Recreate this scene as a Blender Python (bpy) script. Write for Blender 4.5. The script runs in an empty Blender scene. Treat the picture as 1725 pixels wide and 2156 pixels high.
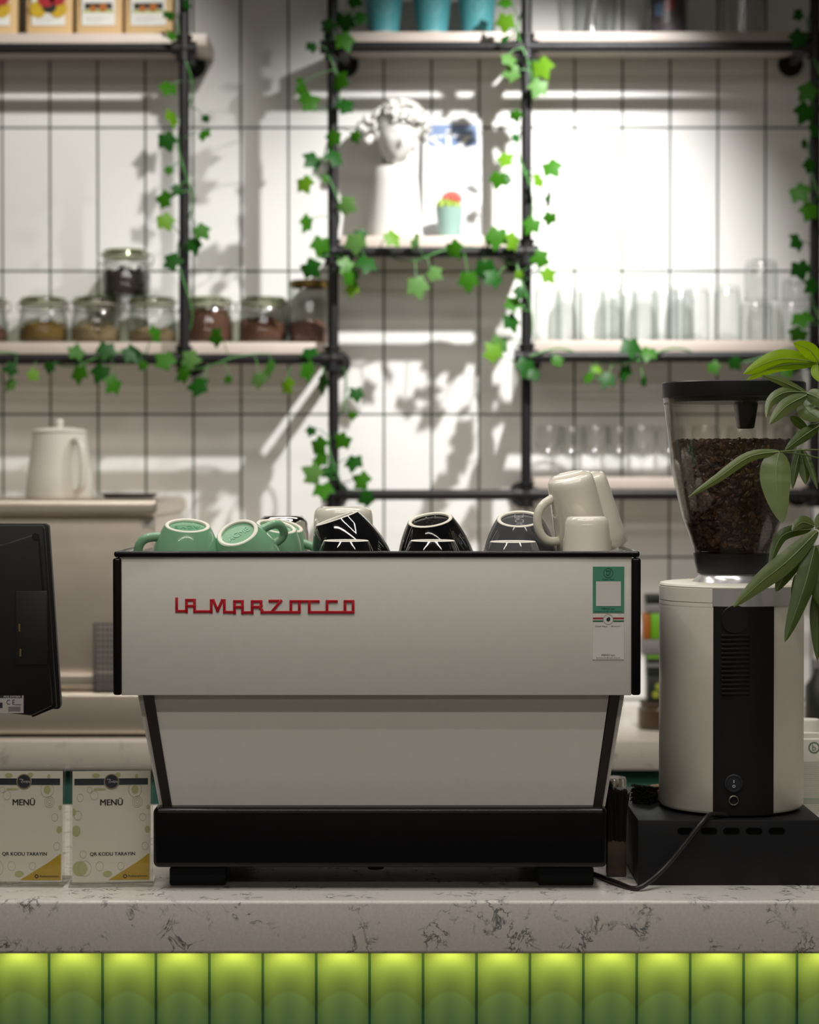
import bpy, bmesh, math, random
from mathutils import Vector, Matrix
random.seed(7)
PI = math.pi
R = math.radians
sc = bpy.context.scene
C = sc.collection

def S(r, g, b):
    f = lambda c: (c/255/12.92) if c/255 <= 0.04045 else ((c/255+0.055)/1.055)**2.4
    return (f(r), f(g), f(b), 1)

# ------------------------------------------------------------------ camera
F = 4500.0                       # focal length in pixels of the 1725x2156 frame
PITCH = R(1.0)
ZC = 1.65
cam = bpy.data.cameras.new('camera')
cam_o = bpy.data.objects.new('camera', cam); C.objects.link(cam_o)
cam.sensor_fit = 'VERTICAL'; cam.sensor_height = 24.0; cam.lens = 24.0*F/2156
cam_o.location = (0, 0, ZC); cam_o.rotation_euler = (PI/2-PITCH, 0, 0)
cam.clip_start = 0.05
cam.dof.use_dof = True; cam.dof.focus_distance = 2.89; cam.dof.aperture_fstop = 2.9
sc.camera = cam_o
_f = Vector((0, math.cos(PITCH), -math.sin(PITCH))); _u = Vector((0, math.sin(PITCH), math.cos(PITCH)))

def P(px, py, d):
    v = _f*F + Vector((px-862.5, 0, 0)) + _u*(1078-py)
    return Vector((0, 0, ZC)) + v*(d/v.y)
def X(px, d): return P(px, 1000, d).x
def Z(py, d): return P(862, py, d).z

# ------------------------------------------------------------------ light
sc.view_settings.view_transform = 'Standard'
sc.view_settings.look = 'None'
sc.view_settings.gamma = 1.0
sc.view_settings.use_curve_mapping = False
sc.view_settings.exposure = 0.0
sc.cycles.transparent_max_bounces = 40; sc.cycles.max_bounces = 10
w = bpy.data.worlds.new('world'); sc.world = w; w.use_nodes = True
bg = w.node_tree.nodes['Background']
bg.inputs[0].default_value = (0.9, 0.92, 1.0, 1); bg.inputs[1].default_value = 0.04

def area(name, loc, rot, sx, sy, power, col, spread=180):
    l = bpy.data.lights.new(name, 'AREA'); l.shape = 'RECTANGLE'; l.size = sx; l.size_y = sy
    l.energy = power; l.color = col; l.spread = R(spread)
    o = bpy.data.objects.new(name, l); C.objects.link(o); o.location = loc; o.rotation_euler = rot
    return o
def spot(name, loc, target, power, col, angle, blend, radius):
    l = bpy.data.lights.new(name, 'SPOT'); l.energy = power; l.color = col
    l.spot_size = R(angle); l.spot_blend = blend; l.shadow_soft_size = radius
    o = bpy.data.objects.new(name, l); C.objects.link(o); o.location = loc
    o.rotation_euler = (Vector(target)-Vector(loc)).to_track_quat('-Z', 'Y').to_euler()
    return o
WARM = (1.0, 0.93, 0.82)
DW = 5.2                          # the tiled wall
spot('track_spotlight', (0.60, 4.166, ZC+1.359), (0.12, DW, ZC+0.22), 195, (1, .985, .96), 74, 1.0, 0.020)
spot('track_spotlight', (-0.283, 4.166, ZC+1.359), (-1.18, DW, ZC+0.60), 58, (1, .97, .92), 72, 1.0, 0.020)
area('overhead_fill', (0.0, 1.5, 3.2), (R(35), 0, 0), 3.0, 0.06, 6.2, WARM, 100)  # added fill for the bar front, spread kept off the upper wall
area('customer_side_fill', (0.0, -1.2, 3.2), (0, 0, 0), 5.0, 0.10, 36, WARM)  # added light so the unseen walls give bounce and reflections
area('aisle_fill', (-0.2, 3.75, 3.2), (R(-6), 0, 0), 2.4, 0.25, 17, WARM, 150)  # added fill that lifts the lower wall and the steel appliance
for n, loc, sx, sy in (('line_light', (0.0, 2.15, 3.0), 1.5, .03), ('line_light', (0.0, 2.75, 3.0), 1.5, .03),
                       ('line_light', (-.75, 2.45, 3.0), .03, .6), ('line_light', (.75, 2.45, 3.0), .03, .6)):
    area(n, loc, (0, 0, 0), sx, sy, 4.5*max(sx, sy), (1, .97, .93))

# ------------------------------------------------------------------ materials
def newmat(name):
    m = bpy.data.materials.new(name); m.use_nodes = True
    return m, m.node_tree.nodes, m.node_tree.links, m.node_tree.nodes['Principled BSDF']
def mat(name, col, rough=0.5, metal=0.0, spec=0.5, noise=0.0, nscale=40, bump=0.0, bscale=200, coat=0.0, emit=None, estr=0):
    m, N, L, b = newmat(name)
    b.inputs['Base Color'].default_value = col if len(col) == 4 else (*col, 1)
    b.inputs['Roughness'].default_value = rough; b.inputs['Metallic'].default_value = metal
    b.inputs['Specular IOR Level'].default_value = spec; b.inputs['Coat Weight'].default_value = coat
    if noise:
        t = N.new('ShaderNodeTexNoise'); t.inputs['Scale'].default_value = nscale; t.inputs['Detail'].default_value = 5
        tc = N.new('ShaderNodeTexCoord'); L.new(tc.outputs['Object'], t.inputs['Vector'])
        mx = N.new('ShaderNodeMix'); mx.data_type = 'RGBA'; mx.blend_type = 'MULTIPLY'
        mx.inputs[0].default_value = noise
        cr = N.new('ShaderNodeValToRGB'); cr.color_ramp.elements[0].position = .3; cr.color_ramp.elements[1].position = .7
        cr.color_ramp.elements[0].color = (.35, .35, .35, 1)
        L.new(t.outputs['Fac'], cr.inputs[0])
        mx.inputs[6].default_value = col if len(col) == 4 else (*col, 1); L.new(cr.outputs[0], mx.inputs[7])
        L.new(mx.outputs[2], b.inputs['Base Color'])
    if bump:
        t = N.new('ShaderNodeTexNoise'); t.inputs['Scale'].default_value = bscale; t.inputs['Detail'].default_value = 3
        tc = N.new('ShaderNodeTexCoord'); L.new(tc.outputs['Object'], t.inputs['Vector'])
        bp = N.new('ShaderNodeBump'); bp.inputs['Strength'].default_value = bump; bp.inputs['Distance'].default_value = .002
        L.new(t.outputs['Fac'], bp.inputs['Height']); L.new(bp.outputs[0], b.inputs['Normal'])
    if emit: b.inputs['Emission Color'].default_value = emit; b.inputs['Emission Strength'].default_value = estr
    return m
def glass(name, tint=(.97, .985, .98), edge=(.55, .6, .58), refl=0.65, rough=0.02, power=3.0):
    m = bpy.data.materials.new(name); m.use_nodes = True; N = m.node_tree.nodes; L = m.node_tree.links; N.clear()
    out = N.new('ShaderNodeOutputMaterial'); tr = N.new('ShaderNodeBsdfTransparent'); gl = N.new('ShaderNodeBsdfGlossy')
    gl.inputs['Roughness'].default_value = rough
    lw = N.new('ShaderNodeLayerWeight'); lw.inputs[0].default_value = .5
    pw = N.new('ShaderNodeMath'); pw.operation = 'POWER'; pw.inputs[1].default_value = power
    L.new(lw.outputs['Facing'], pw.inputs[0])
    mc = N.new('ShaderNodeMix'); mc.data_type = 'RGBA'; mc.inputs[6].default_value = (*tint, 1); mc.inputs[7].default_value = (*edge, 1)
    L.new(pw.outputs[0], mc.inputs[0]); L.new(mc.outputs[2], tr.inputs[0])
    ma = N.new('ShaderNodeMath'); ma.operation = 'MULTIPLY_ADD'; ma.inputs[1].default_value = refl; ma.inputs[2].default_value = .045
    L.new(pw.outputs[0], ma.inputs[0])
    mx = N.new('ShaderNodeMixShader'); L.new(ma.outputs[0], mx.inputs[0]); L.new(tr.outputs[0], mx.inputs[1]); L.new(gl.outputs[0], mx.inputs[2])
    L.new(mx.outputs[0], out.inputs[0])
    return m
def leafmat(name, col, trans, rough=.45, spec=.22):
    m, N, L, b = newmat(name)
    b.inputs['Base Color'].default_value = col; b.inputs['Roughness'].default_value = rough
    tl = N.new('ShaderNodeBsdfTranslucent'); tl.inputs[0].default_value = (min(1, col[0]*1.5), min(1, col[1]*1.35), col[2]*.5, 1)
    mx = N.new('ShaderNodeMixShader'); mx.inputs[0].default_value = trans
    out = N['Material Output']
    L.new(b.outputs[0], mx.inputs[1]); L.new(tl.outputs[0], mx.inputs[2]); L.new(mx.outputs[0], out.inputs[0])
    b.inputs['Specular IOR Level'].default_value = spec
    t = N.new('ShaderNodeTexNoise'); t.inputs['Scale'].default_value = 60; tc = N.new('ShaderNodeTexCoord'); L.new(tc.outputs['Object'], t.inputs['Vector'])
    bp = N.new('ShaderNodeBump'); bp.inputs['Strength'].default_value = .25; bp.inputs['Distance'].default_value = .003
    L.new(t.outputs['Fac'], bp.inputs['Height']); L.new(bp.outputs[0], b.inputs['Normal'])
    return m
def stone(name, base, vein, thr=.035, scale=9):
    m, N, L, b = newmat(name)
    tc = N.new('ShaderNodeTexCoord')
    n1 = N.new('ShaderNodeTexNoise'); n1.inputs['Scale'].default_value = scale*3.6; n1.inputs['Detail'].default_value = 9; n1.inputs['Roughness'].default_value = .62; n1.inputs['Distortion'].default_value = .6
    n2 = N.new('ShaderNodeTexNoise'); n2.inputs['Scale'].default_value = scale*3.0; n2.inputs['Detail'].default_value = 4
    n3 = N.new('ShaderNodeTexNoise'); n3.inputs['Scale'].default_value = 260; n3.inputs['Detail'].default_value = 2
    for n in (n1, n2, n3): L.new(tc.outputs['Object'], n.inputs['Vector'])
    s = N.new('ShaderNodeMath'); s.operation = 'SUBTRACT'; s.inputs[1].default_value = .5; L.new(n1.outputs['Fac'], s.inputs[0])
    a = N.new('ShaderNodeMath'); a.operation = 'ABSOLUTE'; L.new(s.outputs[0], a.inputs[0])
    r1 = N.new('ShaderNodeMapRange'); r1.inputs[1].default_value = 0; r1.inputs[2].default_value = thr; r1.inputs[3].default_value = 1; r1.inputs[4].default_value = 0
    L.new(a.outputs[0], r1.inputs[0])
    r2 = N.new('ShaderNodeMapRange'); r2.inputs[1].default_value = .52; r2.inputs[2].default_value = .62; L.new(n2.outputs['Fac'], r2.inputs[0])
    mu = N.new('ShaderNodeMath'); mu.operation = 'MULTIPLY'; L.new(r1.outputs[0], mu.inputs[0]); L.new(r2.outputs[0], mu.inputs[1])
    r3 = N.new('ShaderNodeMapRange'); r3.inputs[1].default_value = .3; r3.inputs[2].default_value = .7; r3.inputs[3].default_value = .93; r3.inputs[4].default_value = 1.04; L.new(n3.outputs['Fac'], r3.inputs[0])
    mx = N.new('ShaderNodeMix'); mx.data_type = 'RGBA'; mx.inputs[6].default_value = base; mx.inputs[7].default_value = vein; L.new(mu.outputs[0], mx.inputs[0])
    m2 = N.new('ShaderNodeMix'); m2.data_type = 'RGBA'; m2.blend_type = 'MULTIPLY'; m2.inputs[0].default_value = 1; L.new(mx.outputs[2], m2.inputs[6]); L.new(r3.outputs[0], m2.inputs[7])
    L.new(m2.outputs[2], b.inputs['Base Color']); b.inputs['Roughness'].default_value = .22
    return m
def tilemat():
    m, N, L, b = newmat('white_glazed_tile')
    tc = N.new('ShaderNodeTexCoord'); sp = N.new('ShaderNodeSeparateXYZ'); L.new(tc.outputs['Object'], sp.inputs[0])
    pitch, row = 100.2/F*DW, 300.6/F*DW
    x0 = X(1009, DW) - 60*pitch; z0 = Z(269, DW) - 20*row
    ax = N.new('ShaderNodeMath'); ax.operation = 'SUBTRACT'; ax.inputs[1].default_value = x0; L.new(sp.outputs[0], ax.inputs[0])
    az = N.new('ShaderNodeMath'); az.operation = 'SUBTRACT'; az.inputs[1].default_value = z0; L.new(sp.outputs[2], az.inputs[0])
    cb = N.new('ShaderNodeCombineXYZ'); L.new(ax.outputs[0], cb.inputs[0]); L.new(az.outputs[0], cb.inputs[1])
    br = N.new('ShaderNodeTexBrick'); br.offset = 0; br.squash = 1
    br.inputs['Scale'].default_value = 1; br.inputs['Brick Width'].default_value = pitch; br.inputs['Row Height'].default_value = row
    b.inputs['Specular IOR Level'].default_value = .3; br.inputs['Mortar Size'].default_value = .0029; br.inputs['Mortar Smooth'].default_value = .15
    br.inputs['Color1'].default_value = (.80, .79, .765, 1); br.inputs['Color2'].default_value = (.77, .765, .75, 1); br.inputs['Mortar'].default_value = (.075, .095, .078, 1)
    L.new(cb.outputs[0], br.inputs['Vector']); L.new(br.outputs['Color'], b.inputs['Base Color'])
    rr = N.new('ShaderNodeMapRange'); rr.inputs[3].default_value = .30; rr.inputs[4].default_value = .9; L.new(br.outputs['Fac'], rr.inputs[0]); L.new(rr.outputs[0], b.inputs['Roughness'])
    iv = N.new('ShaderNodeMath'); iv.operation = 'SUBTRACT'; iv.inputs[0].default_value = 1; L.new(br.outputs['Fac'], iv.inputs[1])
    nz = N.new('ShaderNodeTexNoise'); nz.inputs['Scale'].default_value = 7; L.new(tc.outputs['Object'], nz.inputs['Vector'])
    ad = N.new('ShaderNodeMath'); ad.operation = 'MULTIPLY_ADD'; ad.inputs[1].default_value = .5; L.new(nz.outputs['Fac'], ad.inputs[0]); L.new(iv.outputs[0], ad.inputs[2])
    bp = N.new('ShaderNodeBump'); bp.inputs['Strength'].default_value = .5; bp.inputs['Distance'].default_value = .002; L.new(ad.outputs[0], bp.inputs['Height']); L.new(bp.outputs[0], b.inputs['Normal'])
    return m
M = dict(
    tile=tilemat(),
    floor=mat('floor_tile', (.16, .15, .14), .5, noise=.4, nscale=3),
    plain=mat('warm_grey_paint', (.44, .41, .36), .7, noise=.1, nscale=3),
    ceil=mat('ceiling_paint', (.10, .10, .10), .8, noise=.2, nscale=4),
    pipe=mat('black_iron_pipe', (.011, .0105, .0115), .45, spec=.3, bump=.3, bscale=300),
    board=mat('pale_laminate', (.58, .495, .44), .45, noise=.08, nscale=20),
    stone=stone('speckled_quartz', (.66, .62, .585, 1), (.10, .115, .115, 1)),
    stone2=stone('pale_quartz', (.70, .63, .56, 1), (.33, .29, .26, 1), .02, 6),
    green_tile=mat('green_glazed_tile', (.115, .30, .16), .38, noise=.12, nscale=8),
    cabinet=mat('green_cabinet', (.02, .11, .08), .4, noise=.15, nscale=10),
    white_paint=mat('white_powder_coat', (.665, .645, .605), .42, noise=.05, nscale=60, bump=.05, bscale=700),
    gloss_black=mat('gloss_black', (.004, .004, .005), .16, spec=.25, noise=.2, nscale=30),
    black_plastic=mat('matte_black_plastic', (.007, .007, .008), .5, spec=.3, noise=.2, nscale=80, bump=.06, bscale=900),
    dark_box=mat('black_painted_steel', (.007, .0075, .010), .48, spec=.3, noise=.2, nscale=60),
    rubber=mat('dark_rubber', (.016, .017, .021), .7, spec=.2, noise=.2, nscale=60),
    steel=mat('brushed_steel', (.70, .62, .53), .34, metal=.75, noise=.12, nscale=14),
    chrome=mat('chrome', (.72, .72, .72), .07, metal=1, noise=.05, nscale=20),
    alu=mat('polished_aluminium', (.78, .78, .79), .24, metal=.7, noise=.1, nscale=30),
    dark_chrome=mat('dark_anodised_metal', (.13, .127, .123), .32, metal=1, noise=.15, nscale=20),
    silver=mat('silver_paint', (.84, .80, .71), .40, metal=.05, noise=.05, nscale=90),
    logo_red=mat('red_enamel', (.46, .004, .018), .28, coat=.4, noise=.1, nscale=60),
    green_cup=mat('green_glaze', (.20, .41, .245), .10, coat=.5, noise=.06, nscale=25),
    black_cup=mat('black_glaze', (.006, .006, .007), .05, coat=.6, noise=.1, nscale=25),
    grey_cup=mat('grey_glaze', (.085, .088, .095), .06, coat=.6, noise=.08, nscale=25),
    white_cup=mat('cream_glaze', (.74, .69, .60), .10, coat=.5, noise=.03, nscale=25),
    unglazed=mat('unglazed_ceramic', (.76, .73, .64), .6, noise=.08, nscale=150),
    ceramic=mat('white_ceramic', (.80, .775, .70), .25, noise=.03, nscale=25),
    plaster=mat('white_plaster', (.64, .63, .60), .55, noise=.05, nscale=25),
    lid_black=mat('black_lid', (.010, .010, .011), .38, spec=.4, noise=.2, nscale=60),
    bean=mat('roasted_bean', (.115, .056, .030), .36, noise=.8, nscale=70),
    hopper=glass('hopper_plastic', (.965, .955, .93), (.42, .40, .36), .55, .04, 2.2),
    glass=glass('clear_glass', (.975, .98, .975), (.66, .71, .66), .55, .04, 2.4),
    tumbler=glass('tumbler_glass', (.975, .98, .978), (.74, .78, .76), .30, .10, 2.2),
    acrylic=glass('acrylic', (.985, .985, .98), (.7, .74, .7), .5, .02, 3.0),
    jar_lid=glass('greenish_glass', (.62, .68, .52), (.32, .37, .26), .6, .05, 1.8),
    wire=mat('steel_wire', (.6, .58, .54), .2, metal=1, noise=.05),
    leaf_d=leafmat('dark_ivy_leaf', (.010, .075, .006, 1), .25), leaf_m=leafmat('mid_ivy_leaf', (.036, .155, .007, 1), .35),
    leaf_l=leafmat('young_ivy_leaf', (.125, .29, .016, 1), .4), leaf_p=leafmat('pale_ivy_leaf', (.095, .215, .055, 1), .3),
    stem=mat('vine_stem', (.08, .25, .06), .5, noise=.3, nscale=60),
    plant=leafmat('glossy_leaf', (.12, .165, .055, 1), .25, .35, .6), plant_y=leafmat('backlit_glossy_leaf', (.24, .40, .008, 1), .5, .35, .4),  # same kind of leaf; backlight on the top ones put into the yellow-green
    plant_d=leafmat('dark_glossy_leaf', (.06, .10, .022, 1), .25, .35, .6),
    vein=mat('leaf_vein', (.22, .27, .12), .5, noise=.1), twig=mat('green_twig', (.12, .17, .05), .5, noise=.2),
    card=mat('cream_card', (.78, .735, .64), .55, noise=.04, nscale=60), ink=mat('dark_ink', (.02, .022, .03), .5, noise=.1),
    navy=mat('navy_ink', (.012, .018, .035), .45, noise=.1), yellow=mat('yellow_ink', (.55, .36, .015), .5, noise=.25, nscale=90),
    doodle=mat('pale_green_ink', (.50, .51, .25), .55, noise=.1, nscale=90), doodle2=mat('grey_green_ink', (.33, .36, .29), .55, noise=.1),
    sticker_green=mat('green_sticker', (.075, .28, .185), .25, noise=.08, nscale=60), sticker_white=mat('pale_sticker', (.68, .655, .62), .3, noise=.04),
    red_ink=mat('red_ink', (.35, .02, .03), .4, noise=.1), green_ink=mat('green_ink', (.015, .14, .05), .4, noise=.1),
    white_ink=mat('white_print', (.75, .74, .70), .4, noise=.04), label=mat('label_paper', (.42, .39, .38), .5, noise=.05),
    wood=mat('turned_wood', (.42, .26, .13), .5, noise=.45, nscale=35), dark_wood=mat('dark_wood', (.09, .055, .035), .6, noise=.5, nscale=50),
    bristle=mat('black_bristle', (.010, .008, .007), .7, noise=.3, nscale=80),
    kraft=mat('kraft_paper', (.62, .42, .20), .6, noise=.12, nscale=40), teal_cup=mat('turquoise_paper', (.075, .31, .345), .5, noise=.06, nscale=40),
    teal_ink=mat('pale_turquoise_print', (.20, .50, .52), .5, noise=.05), cup_rim=mat('cream_paper', (.72, .60, .50), .6, noise=.05),
    mint=mat('mint_glaze', (.24, .36, .33), .3, noise=.05), cactus_g=mat('cactus_green', (.26, .36, .04), .6, noise=.4, nscale=120, bump=.6, bscale=300),
    cactus_r=mat('cactus_red', (.52, .10, .075), .6, noise=.3, nscale=120, bump=.6, bscale=300),
    mag=mat('magazine_paper', (.62, .62, .64), .35, noise=.03), mag_blue=mat('pale_blue_print', (.15, .22, .38), .35, noise=.1), mag_grey=mat('slate_print', (.10, .13, .16), .4, noise=.1),
    herb_dark=mat('dark_tea', (.035, .026, .017), .8, noise=.8, nscale=160, bump=1, bscale=160), herb_gold=mat('golden_herb', (.20, .115, .015), .8, noise=.85, nscale=140, bump=1, bscale=160),
    herb_tan=mat('tan_herb', (.28, .20, .10), .8, noise=.8, nscale=150, bump=1, bscale=160), herb_red=mat('red_brown_tea', (.12, .045, .022), .8, noise=.8, nscale=150, bump=1, bscale=160),
    herb_pink=mat('dried_petals', (.19, .085, .065), .8, noise=.8, nscale=150, bump=1, bscale=160),
    pack_green=mat('green_packet', (.17, .46, .02), .35, noise=.1), pack_orange=mat('orange_packet', (.42, .13, .02), .4, noise=.15), pack_dark=mat('dark_packet', (.02, .025, .018), .4, noise=.2),
    olive=mat('olive_print', (.36, .40, .04), .5, noise=.3), jar_brown=mat('brown_jar', (.075, .045, .025), .25, noise=.3),
    perf=mat('grey_plastic', (.24, .225, .22), .5, noise=.1), carton=mat('carton_board', (.74, .72, .66), .45, noise=.03),
    print_grey=mat('grey_green_print', (.42, .46, .38), .5, noise=.1), smoke=mat('dusky_print', (.10, .08, .09), .5, noise=.6, nscale=60),
    port=mat('gold_contact', (.5, .42, .2), .3, metal=1, noise=.1),
)

# ------------------------------------------------------------------ mesh helpers
def bmn(): return bmesh.new()
def box(bm, x0, x1, y0, y1, z0, z1, bev=0, seg=2, mi=0):
    b = bmesh.new(); bmesh.ops.create_cube(b, size=1)
    for v in b.verts: v.co = Vector((x0+(v.co.x+.5)*(x1-x0), y0+(v.co.y+.5)*(y1-y0), z0+(v.co.z+.5)*(z1-z0)))
    if bev: bmesh.ops.bevel(b, geom=b.edges[:], offset=bev, segments=seg, profile=.5, affect='EDGES')
    for f in b.faces: f.material_index = mi
    merge(bm, b)
def merge(bm, b, mx=None):
    if mx is not None: b.transform(mx)
    me = bpy.data.meshes.new('tmp'); b.to_mesh(me); b.free(); bm.from_mesh(me); bpy.data.meshes.remove(me)
def lathe(bm, prof, n=32, c=(0, 0, 0), mi=0):
    rings = []; c = Vector(c)
    for r, z in prof:
        if abs(r) < 1e-6: rings.append([bm.verts.new(c+Vector((0, 0, z)))])
        else: rings.append([bm.verts.new(c+Vector((r*math.cos(2*PI*i/n), r*math.sin(2*PI*i/n), z))) for i in range(n)])
    for a, b in zip(rings, rings[1:]):
        for i in range(n):
            j = (i+1) % n
            q = [a[i % len(a)], a[j % len(a)], b[j % len(b)], b[i % len(b)]]
            u = []
            for v in q:
                if v not in u: u.append(v)
            if len(u) >= 3:
                try: f = bm.faces.new(u); f.material_index = mi
                except ValueError: pass
def frame_of(t):
    t = t.normalized(); a = Vector((0, 0, 1)) if abs(t.z) < .9 else Vector((0, 1, 0))
    x = t.cross(a).normalized(); return x, x.cross(t).normalized()
def tube(bm, pts, r, n=8, mi=0, flat=1.0, close=False):
    pts = [Vector(p) for p in pts]; k = len(pts); rings = []
    rr = r if isinstance(r, (list, tuple)) else [r]*k
    ref = None
    for i, p in enumerate(pts):
        t = (pts[min(i+1, k-1)]-pts[max(i-1, 0)])
        if t.length < 1e-9: t = Vector((0, 0, 1))
        t.normalize()
        if ref is None: x, y = frame_of(t)
        else:
            x = ref - t*ref.dot(t)
            x = x.normalized() if x.length > 1e-6 else frame_of(t)[0]
            y = x.cross(t)
        ref = x
        rings.append([bm.verts.new(p+(x*math.cos(2*PI*j/n)+y*math.sin(2*PI*j/n)*flat)*rr[i]) for j in range(n)])
    for a, b in zip(rings, rings[1:]):
        for j in range(n):
            f = bm.faces.new((a[j], a[(j+1) % n], b[(j+1) % n], b[j])); f.material_index = mi
    for ring in (rings[0][::-1], rings[-1]):
        f = bm.faces.new(ring); f.material_index = mi
def prism(bm, pts, y0, y1, mi=0, bev=0):
    """pts: (x, z) outline, extruded along y."""
    b = bmesh.new()
    a = [b.verts.new((x, y0, z)) for x, z in pts]; c = [b.verts.new((x, y1, z)) for x, z in pts]
    n = len(pts); b.faces.new(a); b.faces.new(c[::-1])
    for i in range(n): b.faces.new((a[i], c[i], c[(i+1) % n], a[(i+1) % n]))
    bmesh.ops.recalc_face_normals(b, faces=b.faces[:])
    if bev: bmesh.ops.bevel(b, geom=b.edges[:], offset=bev, segments=2, profile=.5, affect='EDGES')
    for f in b.faces: f.material_index = mi
    merge(bm, b)
def ball(bm, c, rx, ry=None, rz=None, u=16, v=10, mi=0, rot=None):
    ry = ry or rx; rz = rz or rx
    b = bmesh.new(); bmesh.ops.create_uvsphere(b, u_segments=u, v_segments=v, radius=1)
    m = Matrix.Translation(Vector(c)) @ (rot.to_4x4() if rot else Matrix.Identity(4)) @ Matrix.Diagonal((rx, ry, rz, 1))
    for f in b.faces: f.material_index = mi
    merge(bm, b, m)
def disc(bm, c, r, y, n=28, mi=0, r_in=0, sx=1):
    x, z = c
    o = [bm.verts.new((x+sx*r*math.cos(2*PI*i/n), y, z+r*math.sin(2*PI*i/n))) for i in range(n)]
    if r_in:
        i_ = [bm.verts.new((x+sx*r_in*math.cos(2*PI*i/n), y, z+r_in*math.sin(2*PI*i/n))) for i in range(n)]
        fs = [bm.faces.new((o[k], o[(k+1) % n], i_[(k+1) % n], i_[k])) for k in range(n)]
    else: fs = [bm.faces.new(o)]
    for f in fs: f.material_index = mi
def quad(bm, pts, mi=0):
    f = bm.faces.new([bm.verts.new(p) for p in pts]); f.material_index = mi
def rect(bm, x0, x1, z0, z1, y, mi=0): quad(bm, [(x0, y, z0), (x1, y, z0), (x1, y, z1), (x0, y, z1)], mi)
def text(bm, s, cx, cz, wd, ht, y, mi=0, bold=0.0, mx=None, depth=0.0):
    """lettering centred on (cx, cz), wd wide, ht tall, in the plane y (faces -y)."""
    if bold:
        for k in (-1, 1): text(bm, s, cx+k*bold*ht, cz, wd, ht, y, mi, 0, mx, depth)
        return
    cu = bpy.data.curves.new('t', 'FONT'); cu.body = s; cu.size = 1; cu.extrude = depth; cu.resolution_u = 3
    o = bpy.data.objects.new('t', cu); C.objects.link(o)
    dg = bpy.context.evaluated_depsgraph_get(); dg.update()
    me = bpy.data.meshes.new_from_object(o.evaluated_get(dg))
    bpy.data.objects.remove(o); bpy.data.curves.remove(cu)
    xs = [v.co.x for v in me.vertices]; ys = [v.co.y for v in me.vertices]
    ax, bx, ay, by = min(xs), max(xs), min(ys), max(ys)
    sx = wd/(bx-ax); sz = ht/(by-ay)
    for v in me.vertices:
        q = Vector((cx+(v.co.x-(ax+bx)/2)*sx, y-v.co.z*sx, cz+(v.co.y-(ay+by)/2)*sz))
        v.co = mx @ q if mx is not None else q
    n0 = len(bm.faces); bm.from_mesh(me); bpy.data.meshes.remove(me)
    bm.faces.ensure_lookup_table()
    for f in bm.faces[n0:]: f.material_index = mi
def arc(bm, cx, cy, r0, r1, a0, a1, z0, z1, n=24, mi=0):
    """curved slab on a cylinder, angle 0 towards the customers (-y)."""
    g = []
    for i in range(n+1):
        a = a0+(a1-a0)*i/n
        g.append([bm.verts.new((cx+r*math.sin(a), cy-r*math.cos(a), z)) for r, z in ((r0, z0), (r1, z0), (r1, z1), (r0, z1))])
    for p, q in zip(g, g[1:]):
        for k in range(4):
            f = bm.faces.new((p[k], q[k], q[(k+1) % 4], p[(k+1) % 4])); f.material_index = mi
    bm.faces.new(g[0][::-1]).material_index = mi; bm.faces.new(g[-1]).material_index = mi

def root_of(o):
    while o.parent: o = o.parent
    return o
def obj(name, bm, m, parent=None, world=True, angle=38, label=None, recalc=True):
    if recalc: bmesh.ops.recalc_face_normals(bm, faces=bm.faces[:])
    if parent is not None and world:
        bm.transform(root_of(parent)['_m'].copy().inverted() if False else Matrix.Translation(-root_of(parent).location))
    me = bpy.data.meshes.new(name); bm.to_mesh(me); bm.free()
    for mm in (m if isinstance(m, (list, tuple)) else [m]): me.materials.append(mm)
    me.polygons.foreach_set('use_smooth', [True]*len(me.polygons)); me.set_sharp_from_angle(angle=R(angle))
    o = bpy.data.objects.new(name, me); C.objects.link(o)
    if parent is not None: o.parent = parent
    if label: o['label'] = label
    return o
def tag(o, label, cat, group=None, kind=None):
    o['label'] = label; o['category'] = cat
    if group: o['group'] = group
    if kind: o['kind'] = kind
    return o
def thing(name, label, cat, loc=(0, 0, 0), rz=0, group=None):
    o = bpy.data.objects.new(name, None); C.objects.link(o); o.empty_display_size = .02
    o.location = loc; o.rotation_euler = (0, 0, rz)
    return tag(o, label, cat, group)
def struct(name, bm, m):
    o = obj(name, bm, m); o['kind'] = 'structure'; return o
def dup(root, loc=None, label=None, group=None, rz=None):
    r = root.copy(); C.objects.link(r)
    if loc is not None: r.location = loc
    if rz is not None: r.rotation_euler = (0, 0, rz)
    if label: r['label'] = label
    if group: r['group'] = group
    for ch in list(root.children):
        c = ch.copy(); C.objects.link(c); c.parent = r
        for g in list(ch.children):
            d = g.copy(); C.objects.link(d); d.parent = c
    return r

# ------------------------------------------------------------------ the room
CT = Z(1865, 2.90)                 # top of the front counter
DE = 2.797                         # its front edge
bm = bmn(); box(bm, -3.2, 3.2, DW, DW+.12, 0, 3.35); struct('wall_back', bm, M['tile'])
bm = bmn(); box(bm, -3.2, 3.2, -2.5, DW+.12, -.1, 0); struct('floor', bm, M['floor'])
bm = bmn(); box(bm, -3.2, 3.2, -2.5, DW+.12, 3.35, 3.45); struct('ceiling', bm, M['ceil'])
bm = bmn(); box(bm, -3.2, 3.2, -2.62, -2.5, 0, 3.35); struct('wall_front', bm, M['plain'])
bm = bmn(); box(bm, -3.32, -3.2, -2.62, DW+.12, 0, 3.35); struct('wall_left', bm, M['plain'])
bm = bmn(); box(bm, 3.2, 3.32, -2.62, DW+.12, 0, 3.35); struct('wall_right', bm, M['plain'])

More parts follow.
